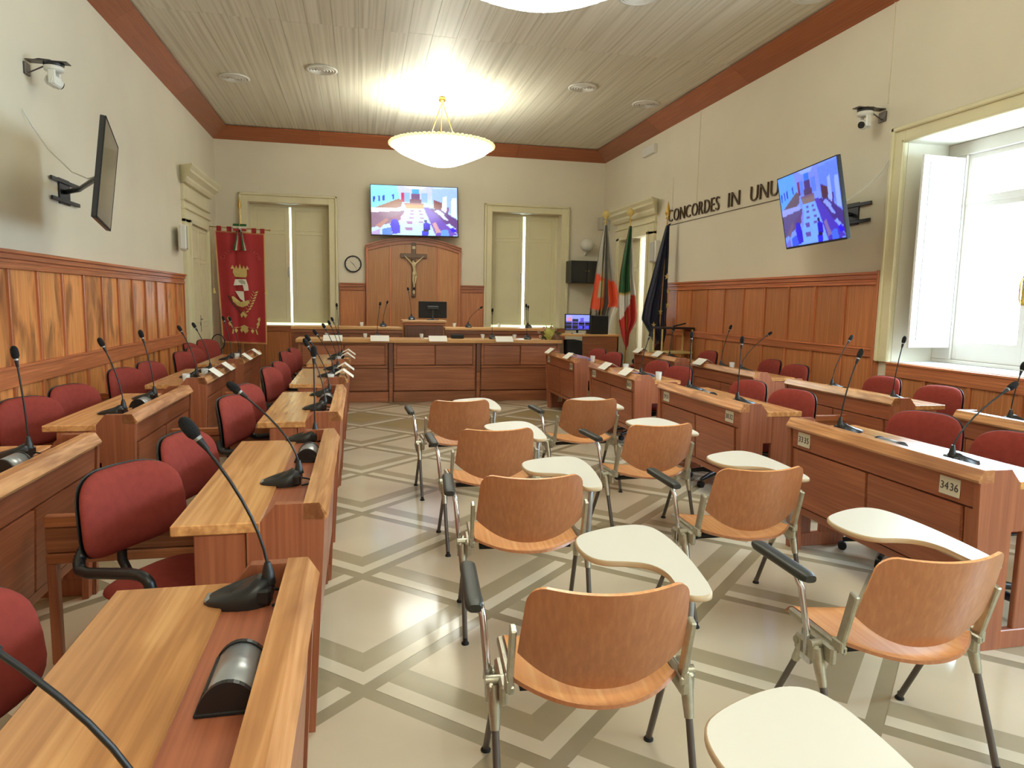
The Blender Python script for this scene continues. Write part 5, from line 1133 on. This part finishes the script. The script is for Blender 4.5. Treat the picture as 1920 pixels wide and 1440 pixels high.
crown.build('crown_embroidery', 'gold_thread', gf)
sh = G(); addp([(441, 520), (460, 519), (463, 530), (464, 540), (456, 541), (455, 530), (438, 532)], sh); addp([(440, 542), (455, 542), (456, 562), (448, 556)], sh); sh.build('shield_embroidery', 'paper', gf)
el = G(); addp([(447, 522), (452, 520), (458, 523), (459, 529), (455, 528), (449, 529)], el); el.build('elephant_embroidery', 'grey_plastic', gf)
sc = G(); addp([(434, 553), (437, 552), (440, 560), (448, 566), (457, 565), (463, 558), (465, 561), (461, 568), (452, 572), (443, 570), (436, 562)], sc); sc.build('scroll_embroidery', 'gold_thread', gf)
lv = One('laurel_leaf', 'gold_thread')
for k in range(8):
    t_ = k / 7; bx = lerp(457, 474, t_ ** 0.7); by = lerp(582, 545, t_)
    for s in (-1, 1): dx = 5 * s + 1; addp([(bx, by), (bx + dx * .4 - 0.6, by - 3), (bx + dx, by - 5), (bx + dx * .7 + 0.6, by - 1.5)], lv)
MT['dark_thread'] = plain('dark_thread', srgb(70, 52, 34), 0.7); ok = One('oak_leaf', 'dark_thread')
for k in range(7):
    t_ = k / 6; bx = lerp(449, 431, t_ ** 0.7); by = lerp(583, 555, t_)
    for s in (-1, 1): dx = -4 * s; addp([(bx, by), (bx + dx * .4 + 0.6, by - 3), (bx + dx, by - 5), (bx + dx * .7 - 0.6, by - 1.5)], ok)
lo = One('garland_motif', 'gold_thread')
for s in (-1, 1):
    X = lambda d: 453 + s * d
    for a_, b_ in (((X(27), 590), (X(25), 602)), ((X(25), 602), (X(22), 610)), ((X(22), 612), (X(12), 610)), ((X(12), 611), (X(3), 608)), ((X(20), 613), (X(22), 622))): addp([a_, (a_[0] + 2, a_[1]), (b_[0] + 2.5, b_[1] + 1), b_], lo)
    for c_ in ((X(27), 594), (X(25), 603), (X(15), 616), (X(5), 615)): addp([(c_[0] - 3, c_[1]), (c_[0], c_[1] - 4), (c_[0] + 3, c_[1]), (c_[0], c_[1] + 5)], lo)
addp([(446, 609), (453, 605), (461, 609), (455, 622)], lo); addp([(447, 586), (452, 580), (460, 586), (456, 592), (453, 585), (449, 592)], lo)
for k, ch in enumerate('Città di Paternò'):
    if ch == ' ': continue
    a_ = radians(lerp(157, 23, k / 15)); R_ = 0.33; cxu, cvz = 0.02, 2.15
    g = text_polys(ch, 0.115, 0.8, 0.003); w_ = max(v[0] for v in g.v)
    px_, pz_ = cxu + R_ * cos(a_) * 1.0, cvz + R_ * sin(a_) * 0.95; rot_ = a_ - pi / 2; u_ = (px_ / 0.45 + 1) / 2; yy = gb(u_, 0.8)[1] - 0.010
    g.xf(Matrix.Translation((px_, yy, pz_)) @ Matrix.Rotation(-rot_, 4, 'Y') @ Matrix(((1, 0, 0, -w_ / 2), (0, 0, -1, 0), (0, 1, 0, 0), (0, 0, 0, 1)))); g.build('letter', plain('thread_letter', srgb(188, 84, 74), 0.7) if k == 0 else bpy.data.materials['thread_letter'], gf)
# tricolour bow
MT['it_green'] = plain('ribbon_green', srgb(36, 96, 44), 0.6); MT['it_white'] = plain('ribbon_white', srgb(220, 216, 204), 0.6); MT['it_red'] = plain('ribbon_red', srgb(176, 40, 46), 0.6)
bow = thing('tricolour_bow', 'green white and red ribbon bow tied on the banner pole', 'ribbon', (-2.22, 14.13, 2.83))
for s in (-1, 1):
    for k, mt_ in enumerate(('it_green', 'it_white', 'it_red')): G().cbox(s * 0.01, s * 0.12, -0.02, 0.01, 0.055 - k * 0.045, 0.098 - k * 0.045, 0.006).build('loop', mt_, bow)
    for k, mt_ in enumerate(('it_green', 'it_white', 'it_red')):
        a_ = s * (0.02 + 0.0 * k); b0 = -0.12 + (0.17 if s > 0 else 0) + k * 0.032 * (1 if s < 0 else 0.9)
        G()._add([(a_ - 0.012, -0.03, 0.0), (a_ + 0.014, -0.03, 0.0), (b0 + 0.034, -0.035, -0.40), (b0, -0.035, -0.40), (a_ - 0.012, -0.024, 0.0), (a_ + 0.014, -0.024, 0.0), (b0 + 0.034, -0.028, -0.40), (b0, -0.028, -0.40)], [(0, 3, 2, 1), (4, 5, 6, 7), (0, 1, 5, 4), (1, 2, 6, 5), (2, 3, 7, 6), (3, 0, 4, 7)]).build('tail', mt_, bow)
G().sphere((0, -0.03, 0.02), 0.028, 10, 6).build('knot', 'it_white', bow)

# ================================================================= flags on poles
def flag(name, label, x, y, ztop, zbot, prof, colour, lean=(0, 0), finial='round', extra=None):
    """prof: list of (z, left, right) around the pole; cloth folded in depth"""
    t = thing(name, label, 'flag', (x, y, 0), 0, 'flags on poles'); lx, ly = lean
    G().tube([(0, 0, 0.04), (lx, ly, ztop + 0.05)], 0.014, 8).build('pole', 'brass' if finial != 'spear' else 'dais_top', t)
    if finial == 'round': G().lathe([(0.01, 0.0), (0.05, 0.012), (0.012, 0.03), (0.012, 0.06), (0.07, 0.11), (0.075, 0.15), (0.05, 0.20), (0.01, 0.23)], 14, (lx, ly, ztop + 0.03)).build('finial', 'gold_thread', t)
    else: G().lathe([(0.01, 0.0), (0.04, 0.012), (0.012, 0.04), (0.05, 0.09), (0.035, 0.16), (0.003, 0.30)], 8, (lx, ly, ztop + 0.03)).build('finial', 'brass', t)
    G().lathe([(0.16, 0), (0.16, 0.02), (0.05, 0.05), (0.03, 0.12)], 16).build('foot', 'black_matte', t)
    zs = [p[0] for p in prof]
    def edge(z, k):
        for a, b in zip(prof, prof[1:]):
            if b[0] <= z <= a[0]: f = (a[0] - z) / (a[0] - b[0] + 1e-9); return lerp(a[k], b[k], f)
        return prof[-1][k]
    def fn(u, v):
        z = lerp(prof[-1][0], prof[0][0], v); l, r = edge(z, 1), edge(z, 2); wv = min(0.06, (r - l) * 0.35)
        sag = 0.05 * sin(u * 6) * (1 - v)
        return (l + (r - l) * u + lx * v, ly * v - 0.03 + wv * sin(u * 19 + v * 2.0) * 0.8 + 0.02 * sin(u * 43), z - sag)
    nu, nv = 44, 60; g = G().sheet(fn, nu, nv, th=0.003); cols = []
    for j in range(nv + 1):
        for i in range(nu + 1): cols.append(colour(i / nu, j / nv))
    cols = cols + cols; cols += [cols[0]] * (len(g.v) - len(cols)); g.build('cloth', 'cloth', t, cols=cols)
    if extra: extra(t, fn)
    return t
GREY = srgb(170, 166, 156); ORG = srgb(226, 84, 44); WHT = srgb(226, 222, 212); GRN = srgb(28, 84, 40); RD = srgb(206, 52, 40); DRK = srgb(50, 44, 40); NAVY = srgb(22, 26, 52)
def c1(u, v):
    if abs(u - 0.5) < 0.06: return srgb(60, 54, 48)
    if v > 0.62 - 0.1 * u: return GREY
    if v > 0.33: return ORG if not (u < 0.42 and 0.42 < v < 0.56 and u > 0.18) else srgb(190, 180, 150)
    if u > 0.75: return WHT
    return srgb(150, 144, 128) if sin(u * 40 + v * 30) > -0.6 else DRK
def c2(u, v):
    if v > 0.46 + 0.10 * (u > 0.7) and u < 0.72: return GRN
    if u >= 0.72: return WHT if v > 0.42 else RD
    if v > 0.44: return srgb(200, 170, 90)
    if v > 0.22 + 0.25 * u: return WHT
    return RD
def c3(u, v): return srgb(200, 190, 150) if v < 0.03 else NAVY
def stars(t, fn):
    for (u, v) in ((0.80, 0.58), (0.93, 0.47), (0.95, 0.36), (0.72, 0.30), (0.40, 0.22)):
        p = fn(u, v); pts = []
        for k in range(10): r = 0.06 if k % 2 == 0 else 0.024; a = pi / 2 + k * pi / 5; pts.append((p[0] + r * cos(a) * 0.8, p[2] + r * sin(a)))
        G().prism(pts, 'Y', p[1] - 0.045, p[1] - 0.035).build('star', 'gold_thread', t)
flag('standing_flag', 'grey and orange regional flag on a pole, leftmost of the three flags', 4.72, 13.3, 3.13, 0.6, [(3.10, -0.03, 0.03), (2.6, -0.10, 0.14), (2.0, -0.16, 0.28), (1.55, -0.22, 0.40), (1.30, -0.24, 0.30), (0.95, -0.26, 0.24), (0.80, -0.10, 0.12), (0.66, -0.05, 0.02)], c1, (0.06, 0))
flag('standing_flag', 'green white and red Italian flag, middle of the three flags', 5.02, 12.6, 3.10, 0.6, [(3.02, -0.02, 0.03), (2.6, -0.09, 0.06), (2.1, -0.16, 0.10), (1.75, -0.18, 0.16), (1.35, -0.18, 0.20), (1.2, -0.15, 0.19), (0.95, -0.09, 0.05), (0.72, -0.01, 0.03)], c2, (0.0, 0))
flag('standing_flag', 'dark blue flag with gold stars, rightmost of the three flags', 5.06, 11.25, 2.98, 0.6, [(2.93, -0.02, 0.02), (2.4, -0.12, 0.06), (1.9, -0.22, 0.10), (1.55, -0.30, 0.12), (1.30, -0.33, 0.12), (1.05, -0.16, 0.14), (0.85, -0.04, 0.10), (0.74, 0.03, 0.05)], c3, (0.10, 0), 'spear', stars)

# ================================================================= ceiling lights and vents
def chandelier(x, y, label):
    t = thing('bowl_chandelier', label, 'chandelier', (x, y, 0), 0, 'alabaster bowl chandeliers'); zr, R_ = 4.115, 0.845
    wob = lambda a, i: 0.010 * cos(a * 48)
    prof = [(R_ - 0.02, zr - 0.02), (R_ - 0.045, zr - 0.065), (R_ - 0.13, zr - 0.13), (R_ - 0.28, zr - 0.20), (0.40, zr - 0.27), (0.25, zr - 0.325), (0.16, zr - 0.345), (0.05, zr - 0.352), (0.0, zr - 0.353)]
    G().lathe(prof, 144, wob=wob).build('glass_bowl', 'bowl', t)
    g = G()
    for k in range(72):
        a = 2 * pi * k / 72; g.sphere((R_ * cos(a), R_ * sin(a), zr - 0.018 + 0.004 * (k % 2)), 0.036, 8, 6, (1.0, 1.0, 0.75))
    g.build('scalloped_rim', 'bowl_rim', t)
    G().lathe([(R_ - 0.03, zr - 0.03), (R_ - 0.03, zr + 0.0), (R_ - 0.06, zr + 0.0), (R_ - 0.06, zr - 0.03)], 72).build('rim_ring', 'brass', t)
    top = (0, 0, CZ - 0.10)
    for k in range(3):
        a = 2 * pi * k / 3 + 0.35; G().tube([(0.015 * cos(a), 0.015 * sin(a), top[2]), (0.29 * cos(a), 0.29 * sin(a), zr + 0.02), (0.62 * cos(a), 0.62 * sin(a), zr - 0.12)][:2], 0.008, 6).build('suspension_rod', 'brass', t)
        G().tube([(0.30 * cos(a), 0.30 * sin(a), zr + 0.02), (0.55 * cos(a), 0.55 * sin(a), zr - 0.17)], 0.007, 6).build('suspension_rod', 'brass', t)
    G().lathe([(0.05, CZ + 0.0), (0.062, CZ - 0.02), (0.055, CZ - 0.06), (0.02, CZ - 0.085), (0.015, CZ - 0.11), (0.0, CZ - 0.115)], 16).build('ceiling_rose', 'brass', t)
chandelier(1.34, 11.78, 'glowing white bowl chandelier hanging over the dais')
chandelier(1.34, -1.25, 'unseen bowl chandelier added behind the camera for fill light')  # out of view, added to brighten the room
chandelier(1.34, 5.25, 'glowing white bowl chandelier cut off by the top edge of the picture')
def vent(x, y, label):
    t = thing('ceiling_vent', label, 'vent', (x, y, CZ), 0, 'round ceiling diffusers')
    G().lathe([(0.215, 0.005), (0.225, -0.008), (0.19, -0.020), (0.185, 0.005)], 32).build('flange', 'white_plastic', t)
    for k in range(4): r = 0.165 - k * 0.042; G().lathe([(r, 0.004), (r + 0.012, -0.014), (r - 0.006, -0.022), (r - 0.014, 0.0)], 28).build('ring_vane', 'white_plastic', t)
    G().lathe([(0.19, 0.006), (0.19, 0.012)], 24).build('throat', 'gap', t)
for x, y, lb in [(-1.84, 11.62, 'round white ceiling diffuser at the far left'), (-0.52, 10.88, 'round white ceiling diffuser left of the far chandelier'), (3.38, 10.65, 'round white ceiling diffuser right of the far chandelier'), (4.66, 11.21, 'round white ceiling diffuser at the far right'), (2.97, 7.45, 'round white ceiling diffuser beside the near chandelier'), (4.73, 6.95, 'round white ceiling diffuser at the top edge by the right beam')]: vent(x, y, lb)

# ================================================================= corner equipment
def wbox(name, label, cat, x0, x1, y0, y1, z0, z1, mat, ch=0.008): return tag(G().cbox(x0, x1, y0, y1, z0, z1, ch).build(name, mat), label, cat)
def wspk(label, x, y, z, s):
    t = thing('wall_loudspeaker', label, 'speaker', (x, y, z), 0, 'flat wall loudspeakers'); t.rotation_euler = (0, 0, s * radians(12))
    G().cbox(0, s * 0.10, -0.21, 0.21, -0.19, 0.19, 0.02).build('cabinet', 'white_plastic', t); G().cbox(s * 0.10, s * 0.115, -0.19, 0.19, -0.17, 0.17, 0.01).build('grille', 'grey_plastic', t)
wspk('flat off-white loudspeaker box on the left wall beside the cream door', LX + 0.07, 11.75, 2.45, 1)
wspk('flat off-white loudspeaker box on the right wall beside the open door', RX - 0.07, 11.85, 2.50, -1)
wbox('junction_box', 'small grey box high in the right corner', 'box', 5.12, 5.34, 14.55, 14.75, 3.15, 3.42, 'grey_plastic')
wbox('junction_box', 'small white box under the right ceiling beam', 'box', RX - 0.08, RX, 12.2, 12.75, 4.32, 4.48, 'white_plastic')
t = thing('wall_globe_lamp', 'unlit white globe lamp on the back wall above the black cabinet', 'lamp', (4.93, BY - 0.14, 2.83)); G().sphere((0, 0, 0), 0.145, 20, 14).build('globe', 'white_plastic', t); G().tube([(0, 0.0, -0.13), (0, 0.12, -0.20), (0, 0.14, -0.20)], 0.02, 8).build('arm', 'white_plastic', t)
t = thing('wall_cabinet', 'black two-door wall cabinet in the right back corner', 'cabinet', (4.84, BY - 0.45, 1.99)); G().cbox(-0.36, 0.36, 0, 0.45, 0, 0.48, 0.004).build('body', 'black', t)
for a, b in ((-0.35, -0.004), (0.004, 0.35)):
    d_ = G().cbox(a, b, -0.018, 0.0, 0.01, 0.47, 0.006).build('door', 'dais_dark' if False else 'black', t); G().sphere((-0.03 if a < 0 else 0.03, -0.03, 0.26), 0.014, 8, 6).build('knob', 'brass', d_)
# operator desk
t = thing('operator_desk', 'wooden operator desk in the right back corner carrying a lit monitor', 'desk', (3.70, 12.45, 0))
G().cbox(0, 1.15, 0, 0.62, 0.93, 0.965, 0.004).build('desktop', 'dais_top', t); G().cbox(0.40, 1.12, 0.02, 0.05, 0, 0.93).build('front_panel', 'dais_front', t); G().cbox(1.09, 1.12, 0.02, 0.6, 0, 0.93).build('side_panel', 'desk_end', t); G().cbox(0.0, 0.03, 0.02, 0.6, 0, 0.93).build('side_panel', 'desk_end', t)
t = thing('computer_tower', 'black computer tower standing under the operator desk', 'computer', (3.90, 12.40, 0.0)); G().cbox(-0.12, 0.17, 0, 0.5, 0.02, 0.85, 0.006).build('case', 'black_matte', t); G().cbox(-0.05, 0.0, -0.004, 0.0, 0.6, 0.63, 0.001).build('button', 'silver', t)
BLK = (.004, .004, .01); VB = C3(120, 110, 240)
lay = [([(0, 0), (1, 0), (1, 1), (0, 1)], BLK), ([(0.02, 0.03), (0.98, 0.03), (0.98, 0.46), (0.02, 0.46)], C3(130, 140, 250)), ([(0.02, 0.05), (0.28, 0.05), (0.28, 0.46), (0.02, 0.46)], C3(160, 150, 240)), ([(0.06, 0.22), (0.24, 0.2), (0.26, 0.44), (0.1, 0.44)], C3(200, 130, 150)), ([(0.28, 0.30), (0.52, 0.30), (0.52, 0.46), (0.28, 0.46)], BLK), ([(0.60, 0.24), (0.75, 0.2), (0.75, 0.46), (0.60, 0.46)], C3(90, 70, 190))]
for q in (0.5, 0.70, 0.97): lay.append(([(0.02, q - 0.015), (0.98, q - 0.015), (0.98, q + 0.01), (0.02, q + 0.01)], VB))
for q in (0.27, 0.53, 0.79): lay.append(([(q - 0.008, 0.46), (q + 0.008, 0.46), (q + 0.008, 0.98), (q - 0.008, 0.98)], VB))
for x_ in (0.56, 0.82): lay.append(([(x_, 0.76), (x_ + 0.14, 0.76), (x_ + 0.14, 0.93), (x_, 0.93)], C3(70, 70, 230)))
t = television('desktop_monitor', 'lit desktop monitor showing a grid of camera pictures on the operator desk', 0.50, 0.31, (4.04, 12.62, 1.19), radians(-4), 0, 0, lay, group='desk monitors'); G().cbox(-0.02, 0.02, 0.0, 0.03, -0.22, 0.0).cbox(-0.10, 0.10, -0.08, 0.08, -0.222, -0.205).build('stand', 'black', t)
wbox('black_box', 'tall black loudspeaker on the operator desk right of the monitor', 'speaker', 4.32, 4.66, 12.62, 12.95, 0.966, 1.32, 'black_matte')
tag(G().cbox(0, 0.22, 0, 0.08, 0, 0.02, 0.004).build('keyboard', 'white_plastic', None, (3.92, 12.47, 0.966)), 'small white keyboard in front of the grid monitor', 'keyboard')
# little two-tier stand
t = thing('side_stand', 'slim two-tier stand with gold legs and dark top by the right panelling', 'stand', (5.02, 10.55, 0))
for x in (-0.26, 0.26):
    for y_ in (-0.16, 0.16): G().tube([(x, y_, 0), (x, y_, 1.16)], 0.015, 8).build('leg', 'gold_thread', t)
G().cbox(-0.29, 0.29, -0.19, 0.19, 1.16, 1.19).build('top', 'black', t); G().cbox(-0.28, 0.28, -0.18, 0.18, 0.76, 0.79).build('shelf', 'gold_thread', t)
tag(G().tube([(-0.08, 0, 0), (0.14, 0, 0.05)], 0.012, 8).build('small_hammer', 'black', None, (5.1, 10.55, 1.20)), 'short black stick lying on the two-tier stand', 'tool')
# fire extinguisher
t = thing('fire_extinguisher', 'red fire extinguisher with a coiled black hose in the left back corner', 'extinguisher', (-2.50, 13.3, 0))
G().lathe([(0.07, 0), (0.085, 0.02), (0.085, 0.42), (0.06, 0.50), (0.03, 0.53)], 18).build('cylinder', 'ext_red', t); G().cbox(-0.05, 0.05, -0.015, 0.015, 0.53, 0.60, 0.006).build('valve', 'steel_dark', t)
G().tube([(0.0 + 0.11 * cos(a_), -0.05, 0.74 + 0.14 * sin(a_)) for a_ in [2 * pi * k / 20 - 1.5 for k in range(21)]], 0.011, 6).build('hose', 'black', t)
